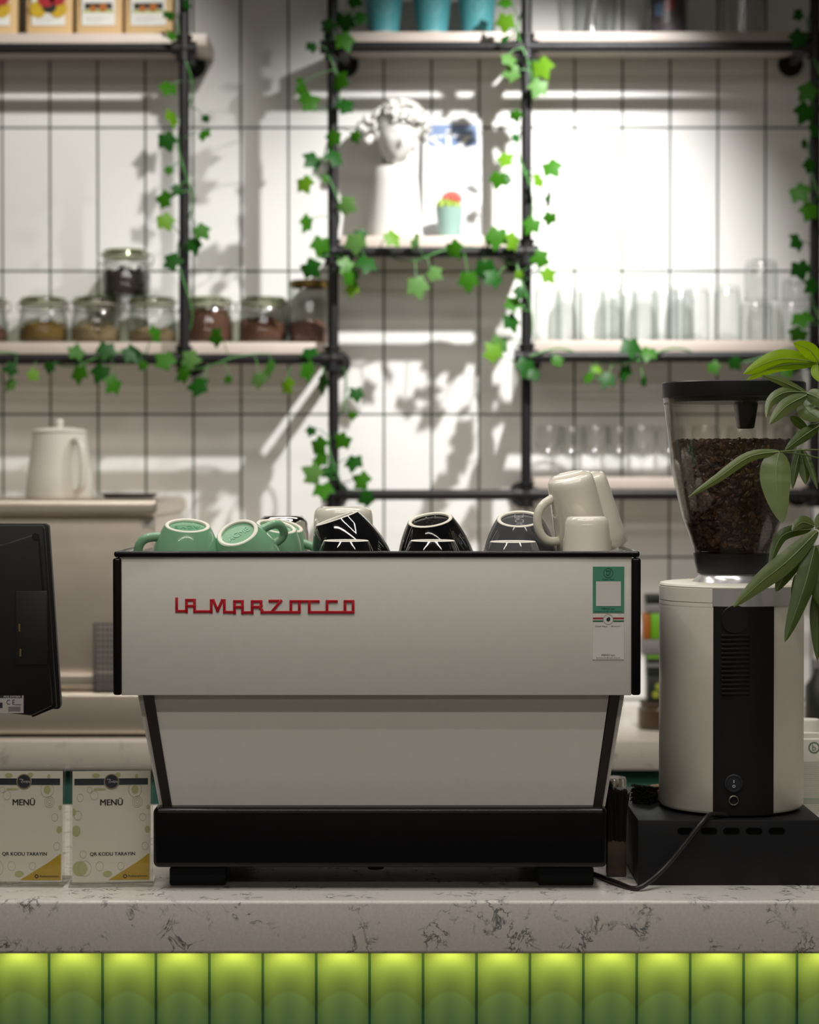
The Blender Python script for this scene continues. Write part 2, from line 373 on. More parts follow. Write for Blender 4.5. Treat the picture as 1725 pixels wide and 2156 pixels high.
# ------------------------------------------------------------------ front counter
zs0 = Z(2009, DE)                  # underside of the slab
bm = bmn(); box(bm, -1.7, 1.7, DE, 3.62, zs0, CT, .005, 4)
tag(obj('countertop', bm, M['stone']), 'thick speckled grey quartz slab of the front bar, under the coffee machine', 'countertop')
cf = thing('bar_counter', 'bar front of tall green padded-looking tiles glowing under the stone slab', 'counter', (0, 2.83, 0))
bm = bmn(); box(bm, -1.68, 1.68, 2.851, 3.6, 0, zs0-.004); obj('carcass', bm, M['cabinet'], cf)
bm = bmn(); pt = 113.75/F*2.83; xj = X(95, 2.83); sag = .016
k = -14
while xj+k*pt < 1.68:
    x0 = xj+k*pt; nseg = 16; prev = None
    for i in range(nseg+1):
        u = -1+2*i/nseg; x = x0+pt*(.5+u*.476); y = 2.834+sag*abs(u)**2.0
        cur = (bm.verts.new((x, y, zs0-.004)), bm.verts.new((x, y, .08)))
        if prev: bm.faces.new((prev[0], cur[0], cur[1], prev[1]))
        prev = cur
    k += 1
obj('tiling', bm, M['green_tile'], cf, recalc=False, angle=60)
area('led_strip', (0, 2.822, zs0-.002), (0, 0, 0), 3.3, .004, 4.7, (1.0, .48, .10))

# ------------------------------------------------------------------ back counter
DB = 4.50
zb = Z(1560, DB); zb0 = Z(1622, DB)
bm = bmn(); box(bm, -2.2, 2.2, DB, DW-.002, zb0, zb, .003)
tag(obj('back_worktop', bm, M['stone2']), 'pale stone worktop along the tiled wall, under the steel appliance', 'countertop')
bc = thing('back_cabinet', 'dark green cabinet row below the pale back worktop', 'cabinet', (0, DB+.03, 0))
bm = bmn(); box(bm, -2.1, 2.1, DB+.03, DW-.01, 0, zb0-.001); obj('carcass', bm, M['cabinet'], bc)
for i in range(7):
    bm = bmn(); xx = -2.1+i*.6
    box(bm, xx+.004, xx+.596, DB+.012, DB+.03, .1, zb0-.03, .002); dr = obj('door', bm, M['cabinet'], bc)
    bm = bmn(); tube(bm, [(xx+.05, DB+.0, zb0-.25), (xx+.05, DB+.0, zb0-.12)], .006); tube(bm, [(xx+.05, DB+.0, zb0-.13), (xx+.05, DB+.013, zb0-.13)], .004); tube(bm, [(xx+.05, DB+.0, zb0-.24), (xx+.05, DB+.013, zb0-.24)], .004)
    obj('handle', bm, M['steel'], dr)

# ------------------------------------------------------------------ pipe shelving
DP = 4.985; PR = .0122
rack = thing('pipe_rack', 'black iron pipe shelving frame fixed to the white tiled wall', 'shelving', P(862, 1040, DP))
def pipe(a, b, r=PR, d=DP):
    bm = bmn(); tube(bm, [P(*a, d), P(*b, d)], r, 16); obj('pipe', bm, M['pipe'], rack)
for a, b in (((388, -90), (388, 755)), ((700, -90), (703, 1042)), ((1109, -90), (1108, 1042)), ((1717, -90), (1715, 1042)),
             ((-330, 102), (388, 102)), ((700, 99), (1717, 98)), ((-330, 756), (700, 756)), ((700, 531), (1109, 531)),
             ((1109, 752), (1715, 751)), ((700, 1042), (1715, 1041))): pipe(a, b)
def stub(px, py, dx=0.0, fl=True):
    p = P(px, py, DP)
    bm = bmn(); tube(bm, [p+Vector((dx, 0, 0)), Vector((p.x+dx, DW-.001, p.z))], PR, 14); obj('wall_arm', bm, M['pipe'], rack)
    bm = bmn(); tube(bm, [(p.x+dx, DW-.030, p.z), (p.x+dx, DW-.010, p.z)], .019, 18); tube(bm, [(p.x+dx, DW-.011, p.z), (p.x+dx, DW-.0005, p.z)], .030, 24)
    obj('wall_flange', bm, M['pipe'], rack)
for q in ((388, 102), (700, 99, .026), (1109, 99), (1717, 99, -.02), (700, 756, .006), (1109, 752, .016), (1715, 752, -.02), (700, 531, .012), (1109, 531, -.012), (-250, 102), (-250, 756), (388, 756), (703, 1042), (1108, 1042), (1715, 1042)): stub(*q)
for (px, py, hor, ver) in ((388, 102, 1, 1), (700, 99, 1, 1), (1109, 99, 2, 1), (1717, 98, 1, 1), (388, 756, 2, 1), (700, 756, 1, 1), (700, 531, 1, 1), (1109, 531, 1, 1), (1109, 752, 1, 1), (1715, 751, 1, 1), (703, 1042, 1, 1), (1108, 1042, 2, 1), (1715, 1041, 1, 1)):
    bm = bmn(); p = P(px, py, DP); a = .028
    tube(bm, [p-Vector((0, 0, a)), p+Vector((0, 0, a))], PR*1.38, 16)
    tube(bm, [p-Vector((a, 0, 0)), p+Vector((a, 0, 0))], PR*1.36, 16)
    for dz in (-1, 1):
        tube(bm, [p+Vector((0, 0, dz*a*.8)), p+Vector((0, 0, dz*a*1.05))], PR*1.6, 16)
    ball(bm, p, PR*1.5, u=14, v=8)
    obj('pipe_fitting', bm, M['pipe'], rack)
YB = DW-.189; BT = .028
shelf = {}
def board(key, px0, px1, py, label):
    zz = Z(py, DP)+PR+.0005; bm = bmn()
    box(bm, X(px0, YB), X(px1, YB), YB, DW-.002, zz, zz+BT, .0015)
    tag(obj('shelf_board', bm, M['board']), label, 'shelf', 'shelf boards on the pipe frame'); shelf[key] = zz+BT+.0003
board('A', -330, 437, 102, 'pale shelf board carrying the kraft coffee bags')
board('B1', 728, 1096, 99, 'pale shelf board carrying the turquoise paper cups')
board('B2', 1124, 1700, 98.5, 'pale shelf board carrying the clear takeaway cups')
board('C', 716, 1092, 531, 'short pale shelf board under the sculpted head and cactus')
board('D', -330, 686, 756, 'pale shelf board carrying the clip-top jars')
board('E', 1124, 1700, 751.5, 'pale shelf board carrying the upturned tumblers')
board('F', 1124, 1700, 1041.5, 'lowest pale shelf board, carrying stemmed glasses behind the grinder hopper')

# ------------------------------------------------------------------ espresso machine
DM = 2.852
zr1, zr0 = Z(1160, DM), Z(1173, DM)
TRAY = zr1-.046
em = thing('espresso_machine', 'big white espresso machine with red lettering and black base on the bar', 'coffee machine', (X(800, 2.9), 2.9, CT))
x = lambda px: X(px, DM); z = lambda py: Z(py, DM)
bm = bmn(); box(bm, x(254), x(1331), DM, DM+.014, z(1464), z(1172.5), .0012); up = obj('upper_panel', bm, M['white_paint'], em)
for a, b in ((237.5, 255.5), (1330, 1350)):
    bm = bmn(); box(bm, x(a), x(b), DM-.004, DM+.40, z(1463.5), z(1174.5), .0035, 3); obj('side_panel', bm, M['gloss_black'], em)
bm = bmn(); box(bm, x(240), x(1347.5), DM-.004, DM+.008, z(1173), z(1160.5), .003, 3)
for a, b in ((240, 250), (1337, 1347.5)): box(bm, x(a), x(b), DM+.004, DM+.22, z(1172), z(1161), .003, 3)
obj('cup_rail', bm, M['gloss_black'], em)
bm = bmn(); box(bm, x(256), x(1329.5), DM+.015, DM+.40, TRAY-.012, TRAY, .002); obj('cup_tray', bm, M['dark_chrome'], em)
bm = bmn(); box(bm, x(256), x(1329.5), DM+.0145, DM+.395, z(1463), TRAY-.0125, .002); obj('upper_body', bm, M['white_paint'], em)
DL = 2.868; DLB = 2.884
zt = z(1462.5); zbt = Z(1698.5, DLB)
def slab4(bm, tx0, tx1, bx0_, bx1_, off, th):
    q = [(X(tx0, DL), DL+off, zt), (X(tx1, DL), DL+off, zt), (X(bx1_, DLB), DLB+off, zbt), (X(bx0_, DLB), DLB+off, zbt)]
    a_ = [bm.verts.new(p) for p in q]; c_ = [bm.verts.new((p[0], p[1]+th, p[2])) for p in q]
    bm.faces.new(a_); bm.faces.new(c_[::-1])
    for i in range(4): bm.faces.new((a_[i], c_[i], c_[(i+1) % 4], a_[(i+1) % 4]))
bm = bmn(); slab4(bm, 321, 1284, 360, 1250, 0, .004); obj('lower_panel', bm, M['white_paint'], em)
for mx_ in (lambda p: p, lambda p: 1605-p+(p-288)*.105):
    bm = bmn(); slab4(bm, mx_(300), mx_(322.5), mx_(343), mx_(361.5), -.003, .014)
    tube(bm, [Vector((X(mx_(303), DL), DL-.001, zt)), Vector((X(mx_(345.5), DLB), DLB-.001, zbt))], .0025, 8)
    obj('corner_post', bm, M['dark_chrome'], em)
    bm = bmn(); slab4(bm, mx_(288), mx_(300), mx_(333.5), mx_(343), .004, .32); obj('side_skin', bm, M['white_paint'], em)
bm = bmn(); slab4(bm, 305, 1298, 350, 1260, .0125, .30); obj('lower_body', bm, M['white_paint'], em)
DBs = 2.862
bm = bmn(); box(bm, X(320, DBs), X(1281, DBs), DBs, DBs+.50, Z(1828, DBs), Z(1700.5, DBs), .008, 4); obj('drip_base', bm, M['gloss_black'], em)
for a, b in ((355, 474), (1134.5, 1252)):
    for dy in (0, .36):
        bm = bmn(); box(bm, X(a, 2.9), X(b, 2.9), 2.9+dy, 2.98+dy, CT, Z(1826, 2.9), .003, 2); obj('foot', bm, M['rubber'], em)
bm = bmn(); lathe(bm, [(0, 0), (.011, 0), (.0125, .004), (.0125, .012), (0, .012)], 18, (X(791, 2.95), 2.95, Z(1834, 2.93))); obj('drain_nut', bm, M['black_plastic'], em)
# red lettering, one connected ribbon
LS = [[(124, 120), (124, 222), (205, 222)], [(205, 226), (205, 131), (272, 131), (272, 226)], [(205, 180), (272, 180)], [(272, 225), (410, 225)],
      [(410, 228), (410, 134), (428, 134), (462, 218), (500, 134), (518, 134), (518, 230)], [(518, 229), (604, 231)], [(602, 236), (602, 141), (668, 141), (668, 236)], [(602, 188), (668, 188)],
      [(668, 233), (747, 233)], [(748, 236), (748, 142), (822, 142), (822, 178), (812, 188), (748, 188)], [(806, 188), (828, 214), (828, 232)], [(828, 232), (910, 230)],
      [(895, 138), (984, 138), (908, 230)], [(908, 231), (1068, 231)], [(1068, 231), (1068, 141), (1138, 141), (1138, 231), (1068, 231)], [(1138, 141), (1295, 141)],
      [(1220, 141), (1220, 231), (1365, 231)], [(1444, 141), (1366, 141), (1366, 231)], [(1365, 231), (1515, 231)], [(1515, 231), (1515, 141), (1582, 141), (1582, 231), (1515, 231)]]
bm = bmn(); hw = 11.2; kk = 0
for ln in LS:
    for (ax, ay), (bx, by) in zip(ln, ln[1:]):
        d = Vector((bx-ax, by-ay)); l = d.length; d /= l; n = Vector((-d.y, d.x))
        a = Vector((ax, ay))-d*hw; b = Vector((bx, by))+d*hw
        q = [a+n*hw, b+n*hw, b-n*hw, a-n*hw]
        prism(bm, [(x(340+v.x/3.92), z(1230+v.y/3.92)) for v in q], DM-.0012-.00002*kk, DM+.0002, bev=.0003); kk += 1
obj('red_lettering', bm, M['logo_red'], em, label='raised red connected lettering')
# stickers
def sticker(px0, px1, py0, py1, mm, name, label):
    bm = bmn(); box(bm, x(px0), x(px1), DM-.0009, DM, z(py1), z(py0)); return obj(name, bm, mm, em, label=label)
st = sticker(1249, 1315, 1193, 1290, M['sticker_green'], 'sticker', 'green menu sticker')
bm = bmn(); y_ = DM-.0012; pxw = DM/F
rect(bm, x(1255.5), x(1308), z(1276), z(1224), y_, 1)
disc(bm, (x(1281.5), z(1206.5)), 10.2*pxw, y_, 32, 0, 9.4*pxw)
text(bm, 'MI', x(1281.5), z(1203), 9*pxw, 5.5*pxw, y_, 0); text(bm, 'NT', x(1281.5), z(1210.5), 9*pxw, 5.5*pxw, y_, 0)
text(bm, 'Dijital Menü', x(1281.5), z(1220), 25*pxw, 4.2*pxw, y_, 0)
text(bm, 'MENÜ için', x(1281.5), z(1281.5), 28*pxw, 5.6*pxw, y_, 0); text(bm, 'kameranız ile QR kodu okutunuz', x(1281.5), z(1287), 57*pxw, 3.2*pxw, y_, 0)
obj('sticker_print', bm, [M['ink'], M['sticker_white']], st)
st = sticker(1249, 1314.5, 1294, 1388.5, M['sticker_white'], 'sticker', 'pale menu sticker with red and green stripes')
bm = bmn()
for a, b in ((1249, 1270.5), (1292, 1314.5)):
    rect(bm, x(a), x(b), z(1303.5), z(1300), y_, 1); rect(bm, x(a), x(b), z(1309), z(1306), y_, 2)
disc(bm, (x(1281.5), z(1304)), 10.8*pxw, y_, 32, 0, 10.2*pxw)
disc(bm, (x(1281.5), z(1304.2)), 4.2*pxw, y_, 9, 0); disc(bm, (x(1283), z(1302)), 3*pxw, y_-.0002, 7, 0)
text(bm, 'Dijital Menü', x(1267), z(1319), 25*pxw, 4*pxw, y_, 0); text(bm, '@bakeryloven', x(1297.5), z(1318.5), 20*pxw, 3*pxw, y_, 0)
text(bm, 'MENÜ için', x(1281.5), z(1379), 28*pxw, 5.6*pxw, y_, 0); text(bm, 'kameranız ile QR kodu okutunuz', x(1281.5), z(1385), 51*pxw, 3*pxw, y_, 0)
obj('sticker_print', bm, [M['ink'], M['red_ink'], M['green_ink']], st)

# ------------------------------------------------------------------ cups on the machine
def cup_parts(root, m, FR, RR, H, handle=True, mug=False, letters=None, lm=None):
    bm = bmn(); N = 14
    if mug: prof = [(0, .003), (FR*.72, .003), (FR*.80, .0005), (FR*.9, .0015), (FR*.98, .006), (FR*1.02, .013)] + [(FR*1.02+(RR-FR*1.02)*t/6, .013+(H-.013)*t/6) for t in range(1, 7)]
    else: prof = [(0, .0035), (FR-.0055, .0035), (FR-.0045, .0008)] + [(FR+.0008+(RR-FR)*(1-(1-t/N)**1.85), .0006+(H-.0006)*t/N) for t in range(0, N+1)]
    prof += [(RR-.001, H+.001), (RR-.003, H)] + [((RR-.0035)*(1-.12*t/5)-(RR-FR)*.6*(t/5)**2, H-(H-.012)*t/5) for t in range(1, 5)] + [(FR*.7, .0095), (0, .009)]
    lathe(bm, prof, 40); obj('body', bm, m, root, world=False, angle=50)
    if not mug:
        bm = bmn(); lathe(bm, [(FR-.0052, .0030), (FR-.0046, .0002), (FR-.003, -.0007), (FR-.0005, -.0004), (FR+.0008, .0010)], 40)
        obj('foot_ring', bm, M['unglazed'], root, world=False, recalc=True, label='unglazed cream foot ring')
    if letters:
        bm = bmn(); text(bm, letters, 0, 0, FR*1.15, FR*.42, 0, mx=Matrix(((1, 0, 0, 0), (0, 0, -1, 0), (0, 1, 0, .0030), (0, 0, 0, 1))), depth=.02)
        obj('embossed_lettering', bm, lm or m, root, world=False)
    if handle:
        bm = bmn(); pr = lambda t: (FR+(RR-FR)*(1-(1-t)**1.85)) if not mug else FR*1.02+(RR-FR*1.02)*t
        t0, t1 = (.82, .28) if not mug else (.80, .22)
        out = .024 if not mug else .030
        pts = []
        for i in range(13):
            a = i/12; t = t0+(t1-t0)*a; bulge = math.sin(PI*min(1, max(0, a)))**.6
            pts.append((pr(t)-.003+out*bulge, 0, H*t+ (.004*math.sin(2*PI*a))))
        tube(bm, pts, .0048, 10, flat=1.35); obj('handle', bm, m, root, world=False, angle=80)
def place(root, foot, toward, left, hdir=(1, 0, 0)):
    """upturned cup: foot centre at `foot`, leaning `toward` the customers and to the `left` (degrees)."""
    a = Matrix.Rotation(R(-left), 3, 'Y') @ Matrix.Rotation(R(toward), 3, 'X') @ Vector((0, 0, 1))
    zc = -a; xh = Vector(hdir); xh = (xh-zc*xh.dot(zc)).normalized(); yh = zc.cross(xh)
    root.matrix_world = Matrix.Translation(foot) @ Matrix((xh, yh, zc)).transposed().to_4x4()
CG = 'cups drying upside down on the coffee machine'
def cup(label, m, FR, RR, H, foot, toward, left, hdir=(1, 0, 0), **kw):
    r = thing('mug' if kw.get('mug') else 'coffee_cup', label, 'cup', (0, 0, 0), 0, CG)
    cup_parts(r, m, FR, RR, H, **kw); place(r, foot, toward, left, hdir); return r
lg = mat('pale_green_relief', (.16, .42, .26), .2, noise=.1); lk = mat('dark_relief', (.03, .03, .032), .15, noise=.1)
cup('green cup lying mouth down with its handle out over the machine corner', M['green_cup'], .0305, .0495, .062, P(395, 1106, 2.945), 16, -4, (-1, -.15, 0), letters='ACME', lm=lg)
cup('green cup tipped over with its whole round foot facing the room', M['green_cup'], .0285, .0475, .060, P(500, 1121, 2.945), 35, 16, (.75, .2, .62), letters='ACME', lm=lg)
cup('green cup just behind the tipped green one, its foot partly hidden', M['green_cup'], .0285, .0475, .060, P(582, 1108, 3.035), 15, -12, (0, 1, 0))
cup('green cup furthest back, only its rounded side showing beside the steel pitcher', M['green_cup'], .0285, .0475, .060, P(598, 1106, 3.13), 14, -14, (1, -.3, 0))
cup('large black cup tilted sideways in front of the white mug', M['black_cup'], .0315, .0565, .0765, P(709, 1091, 3.03), 3, 19, (0, 1, 0))
cup('small black espresso cup in front of the tilted large black cup', M['black_cup'], .0305, .0455, .0590, P(729, 1138, 2.925), 0.5, 0, (0, 1, 0))
cup('large black cup showing its oval cream foot ring', M['black_cup'], .0315, .0560, .0760, P(906, 1094, 3.03), 17, 8, (0, 1, 0), letters='ACME', lm=lk)
cup('small black espresso cup in front of the black cup with the oval ring', M['black_cup'], .0300, .0455, .0590, P(911, 1138, 2.925), 0.5, 0, (0, 1, 0))
cup('large slate grey cup beside the leaning cream mug', M['grey_cup'], .0315, .0560, .0760, P(1094, 1092, 3.03), 20, 2, (0, 1, 0), letters='ACME', lm=mat('pale_grey_relief', (.3, .31, .32), .2, noise=.1))
cup('small slate grey espresso cup in front of the large grey cup', M['grey_cup'], .0310, .0455, .0590, P(1080, 1140, 2.925), 0.5, 0, (0, 1, 0))
cup('white mug upside down behind the tilted black cup', M['white_cup'], .0430, .0480, .112, P(723, 1067, 3.20), 1, 0, (0, 1, 0), mug=True)
cup('tall cream mug leaning with its handle towards the grey cup', M['white_cup'], .0325, .0390, .108, P(1199, 1001, 2.995), 13, 13, (-1, -.45, .2), mug=True)
cup('second tall cream mug leaning right behind the front cream mug', M['white_cup'], .0325, .0390, .108, P(1228, 1003, 3.12), 10, 16, (-.6, .8, 0), mug=True)
cup('small cream cup upright on its rim at the end of the cup rail', M['white_cup'], .0300, .0372, .088, P(1236, 1087, 2.94), 0.5, 0, (0, 1, 0), mug=True, handle=False)
pc = thing('milk_pitcher', 'steel milk pitcher upside down behind the green cups', 'pitcher', (X(597, 3.22), 3.22, TRAY+.0005))
bm = bmn(); hp = Z(1087, 3.22)-TRAY
lathe(bm, [(.040, 0), (.039, .02), (.0375, hp*.7), (.0360, hp-.010), (.033, hp-.003), (.028, hp), (0, hp)], 36); obj('body', bm, M['chrome'], pc, world=False)
bm = bmn(); tube(bm, [(0, .037, .03), (0, .062, .035), (0, .065, .07), (0, .037, .08)], .005, 8); obj('handle', bm, M['chrome'], pc, world=False)

# ------------------------------------------------------------------ grinder and its drawer box
DX = 2.90
bx0, bx1 = X(1345, DX), X(1736, DX); zbx = Z(1727, DX)
kb = thing('knock_box', 'wide black metal drawer box with a row of slots, under the grinder', 'box', ((bx0+bx1)/2, DX+.15, CT))
bm = bmn(); box(bm, bx0, bx1, DX+.002, DX+.31, CT, zbx, .002); obj('body', bm, M['dark_box'], kb)
bm = bmn()
for px in (1446, 1495.5, 1543, 1591, 1639):
    cx, cz = X(px, DX), Z(1750, DX); hw_, hh = 10.5/F*DX, 6.8/F*DX
    pts = [(cx+hw_+hh*math.cos(a), cz+hh*math.sin(a)) for a in [(-PI/2+PI*i/8) for i in range(9)]] + [(cx-hw_+hh*math.cos(a), cz+hh*math.sin(a)) for a in [(PI/2+PI*i/8) for i in range(9)]]
    prism(bm, pts, DX+.0012, DX+.006)
obj('vent_slots', bm, mat('slot_black', (.002, .002, .002), .9, spec=.05, noise=.1), kb)
DG = 3.02
gx = X(1541, DG); gp = DG/F
zg = lambda py: Z(py, DG)
gr = thing('coffee_grinder', 'silver coffee grinder with a clear hopper of beans, beside the espresso machine', 'grinder', (gx, DG, zbx+.0005))
RB = 151*gp
zg0 = zbx+.0005; zgb = zg(1692)
bm = bmn(); lathe(bm, [(0, zg0), (RB*.9, zg0), (RB*.9, zgb+.002), (0, zgb+.002)], 48, (gx, DG, 0)); obj('base_ring', bm, M['black_plastic'], gr)
bm = bmn(); lathe(bm, [(RB-.012, zgb), (RB-.003, zgb), (RB, zgb+.004), (RB, zg(1270)), (RB-.02, zg(1270))], 72, (gx, DG, 0)); obj('housing', bm, M['silver'], gr)
bm = bmn(); lathe(bm, [(RB-.03, zg(1270.5)), (RB+.0002, zg(1270)), (RB+.0002, zg(1262.5)), (RB-.0015, zg(1262)), (RB-.0015, zg(1261)), (RB+.0002, zg(1260.5)), (RB+.0002, zg(1233)), (RB-.0012, zg(1232)), (RB-.0012, zg(1231)), (RB, zg(1230)), (RB-.0015, zg(1226)), (RB-.006, zg(1224.5)), (.05, zg(1224)), (0, zg(1224))], 72, (gx, DG, 0)); obj('top_collar', bm, M['silver'], gr)
bm = bmn(); arc(bm, gx, DG, RB-.004, RB+.0012, R(-23), R(62), zg(1268), zg(1232)); obj('chrome_band', bm, M['alu'], gr)
bm = bmn(); arc(bm, gx+.002, DG, RB-.004, RB+.0014, R(-23.4), R(24.5), zgb-.0005, zg(1268.5)); fs = obj('front_strip', bm, M['black_plastic'], gr)
cx_, yf = X(1549, 2.92), DG-RB-.0014
bm = bmn(); zz = Z(1304, 2.92); q = 2.92/F
lathe(bm, [(0, 0), (29*q, 0), (30*q, -.0006), (30*q, -.002), (0, -.002)], 40); bm.transform(Matrix.Translation((cx_, yf-.0004, zz)) @ Matrix.Rotation(PI/2, 4, 'X'))
obj('round_cap', bm, M['lid_black'], fs)
bm = bmn()
for i in range(14):
    py = 1338+i*9.4; box(bm, cx_-30*q, cx_+30*q, yf-.0010, yf+.003, Z(py+2.6, 2.92), Z(py-2.6, 2.92), .0006)
obj('vent_ribs', bm, M['black_plastic'], fs)
bm = bmn(); xs_, zs_ = X(1546, 2.92), Z(1648, 2.92)
lathe(bm, [(19*q, .001), (19*q, .003), (16*q, .0035), (15*q, .002), (0, .0025)], 32); bm.transform(Matrix.Translation((xs_, yf+.0005, zs_)) @ Matrix.Rotation(PI/2, 4, 'X'))
sw = obj('power_switch', bm, mat('switch_black', (.02, .025, .035), .3, noise=.1), fs)
bm = bmn(); rect(bm, xs_-.8*q, xs_+.8*q, Z(1647, 2.92), Z(1641, 2.92), yf-.0038); disc(bm, (xs_, Z(1654, 2.92)), 3*q, yf-.0038, 18, 0, 2*q)
obj('switch_marks', bm, M['white_ink'], fs)
bm = bmn(); lathe(bm, [(10.5*q, 0), (10.5*q, .003), (8.5*q, .0035), (8.2*q, .001)], 28); bm.transform(Matrix.Translation((xs_, yf+.0005, Z(1684, 2.92))) @ Matrix.Rotation(PI/2, 4, 'X')); obj('fuse_ring', bm, mat('brass_ring', (.35, .33, .24), .3, metal=1, noise=.1), fs)
bm = bmn(); lathe(bm, [(82*gp, zg(1224)), (76*gp, zg(1219)), (70*gp, zg(1212)), (67*gp, zg(1204)), (0, zg(1204))], 48, (gx, DG, 0)); obj('chrome_neck', bm, M['alu'], gr)
bm = bmn(); lathe(bm, [(0, zg(1206)), (72*gp, zg(1206)), (73*gp, zg(1200)), (78*gp, zg(1180)), (80.5*gp, zg(1164)), (76*gp, zg(1164)), (70*gp, zg(1170)), (0, zg(1170))], 48, (gx, DG, 0)); obj('hopper_collar', bm, M['lid_black'], gr)
HP = [(81, 1164), (84, 1150), (90, 1132), (97.5, 1110), (105, 1090), (111, 1065), (117, 1040), (122.5, 1015), (127.5, 985), (132, 950), (137, 915), (141.5, 880), (145.5, 845), (146.5, 838)]
hx = X(1543, DG)
bm = bmn(); lathe(bm, [(r*gp, zg(p)) for r, p in HP]+[((r-2.6)*gp, zg(p)) for r, p in HP[::-1]], 64, (hx, DG, 0))
lathe(bm, [(143*gp, zg(853)), (146.5*gp, zg(853)), (146.5*gp, zg(849)), (143*gp, zg(849))], 64, (hx, DG, 0))
obj('hopper', bm, M['hopper'], gr, label='clear tapered bean hopper')
bm = bmn(); lathe(bm, [(0, zg(848)), (140*gp, zg(848)), (146*gp, zg(840)), (149.5*gp, zg(838)), (150*gp, zg(836)), (150.5*gp, zg(808)), (148*gp, zg(805.5)), (0, zg(805.5))], 64, (hx+.001, DG, 0)); ld = obj('hopper_lid', bm, M['lid_black'], gr)
bm = bmn(); kx = X(1572, 3.0)
box(bm, kx-22*gp, kx+22*gp, 2.985, 3.03, zg(903), zg(848), .003)
for v in bm.verts:
    t = (v.co.z-zg(903))/(zg(848)-zg(903)); v.co.x = kx+(v.co.x-kx)*(.68+.32*t); v.co.y = 3.008+(v.co.y-3.008)*(.68+.32*t)
obj('lid_spout', bm, M['lid_black'], ld)
# power cord lying in front of the box
def smooth(pts, n=6):
    o = []; k = len(pts)
    for i in range(k-1):
        p0, p1, p2, p3 = pts[max(i-1, 0)], pts[i], pts[i+1], pts[min(i+2, k-1)]
        for j in range(n):
            t = j/n; o.append(.5*((2*p1)+(p2-p0)*t+(2*p0-5*p1+4*p2-p3)*t*t+(-p0+3*p1-3*p2+p3)*t**3))
    o.append(pts[-1]); return o
bm = bmn(); cz = CT+.0042
tube(bm, smooth([P(1535, 1718, 2.925), P(1500, 1715, 2.91), P(1478, 1732, 2.893), P(1440, 1780, 2.889), P(1395, 1832, 2.884), Vector((X(1345, 2.86), 2.862, cz)), Vector((X(1300, 2.90), 2.90, cz)), Vector((X(1262, 2.95), 2.95, cz)), Vector((X(1200, 3.0), 3.02, cz))]), .0037, 10)
tag(obj('power_cord', bm, mat('black_cord', (.014, .012, .011), .4, noise=.1)), 'black cable running from the grinder down over the drawer box', 'cable')
# beans
bm = bmn()
inner = sorted([(zg(p), (r-4.5)*gp) for r, p in HP])
def rin(zv):
    for (z0, r0), (z1, r1) in zip(inner, inner[1:]):
        if z0 <= zv <= z1: return r0+(r1-r0)*(zv-z0)/(z1-z0)
    return inner[-1][1]
ztop = zg(935); zbot = zg(1160)
core = [(0, zbot)]+[(max(.001, rin(zbot+(ztop-zbot)*i/12)-.006), zbot+(ztop-zbot)*i/12) for i in range(13)]+[(0, ztop)]
lathe(bm, core, 40, (hx, DG, 0))
tmpl = bmesh.new(); bmesh.ops.create_uvsphere(tmpl, u_segments=8, v_segments=5, radius=1)
tv = [v.co.copy() for v in tmpl.verts]; tf = [[v.index for v in f.verts] for f in tmpl.faces]; tmpl.free()
def bean(c, rot, s):
    vs = []
    for v in tv:
        q = Vector((v.x*.0060, v.y*.0043, v.z*.0034))
        if v.z > 0: q.z *= (.45 if abs(v.y) < .35 else .8)
        vs.append(bm.verts.new(c+rot @ (q*s)))
    k = random.choice((0, 0, 1, 1, 2))
    for f in tf: bm.faces.new([vs[i] for i in f]).material_index = k
for i in range(2300):
    zv = zbot+.003+(ztop-zbot-.003)*random.random()**.8; a = random.uniform(0, 2*PI)
    if math.sin(a) > .5 and random.random() < .6: continue
    rr = rin(zv)-random.uniform(.0035, .0065)
    n = Vector((math.cos(a), math.sin(a), 0)); c = Vector((hx, DG, zv))+n*rr
    rot = n.to_track_quat('Z', 'Y').to_matrix() @ Matrix.Rotation(random.uniform(0, 6.3), 3, 'Z') @ Matrix.Rotation(random.gauss(0, .5), 3, 'X')
    bean(c, rot, random.uniform(.85, 1.1))
for i in range(380):
    a = random.uniform(0, 2*PI); rr = (rin(ztop)-.006)*math.sqrt(random.random())
    bean(Vector((hx+rr*math.cos(a), DG+rr*math.sin(a), ztop+random.uniform(-.001, .005))), Matrix.Rotation(random.uniform(0, 6.3), 3, 'Z') @ Matrix.Rotation(random.gauss(0, .6), 3, 'X'), random.uniform(.85, 1.1))
tag(obj('coffee_beans', bm, [M['bean'], mat('dark_roasted_bean', (.055, .027, .016), .34, noise=.5, nscale=70), mat('light_roasted_bean', (.19, .10, .055), .38, noise=.6, nscale=70)]), 'dark roasted coffee beans filling the clear grinder hopper', 'coffee beans', kind='stuff')

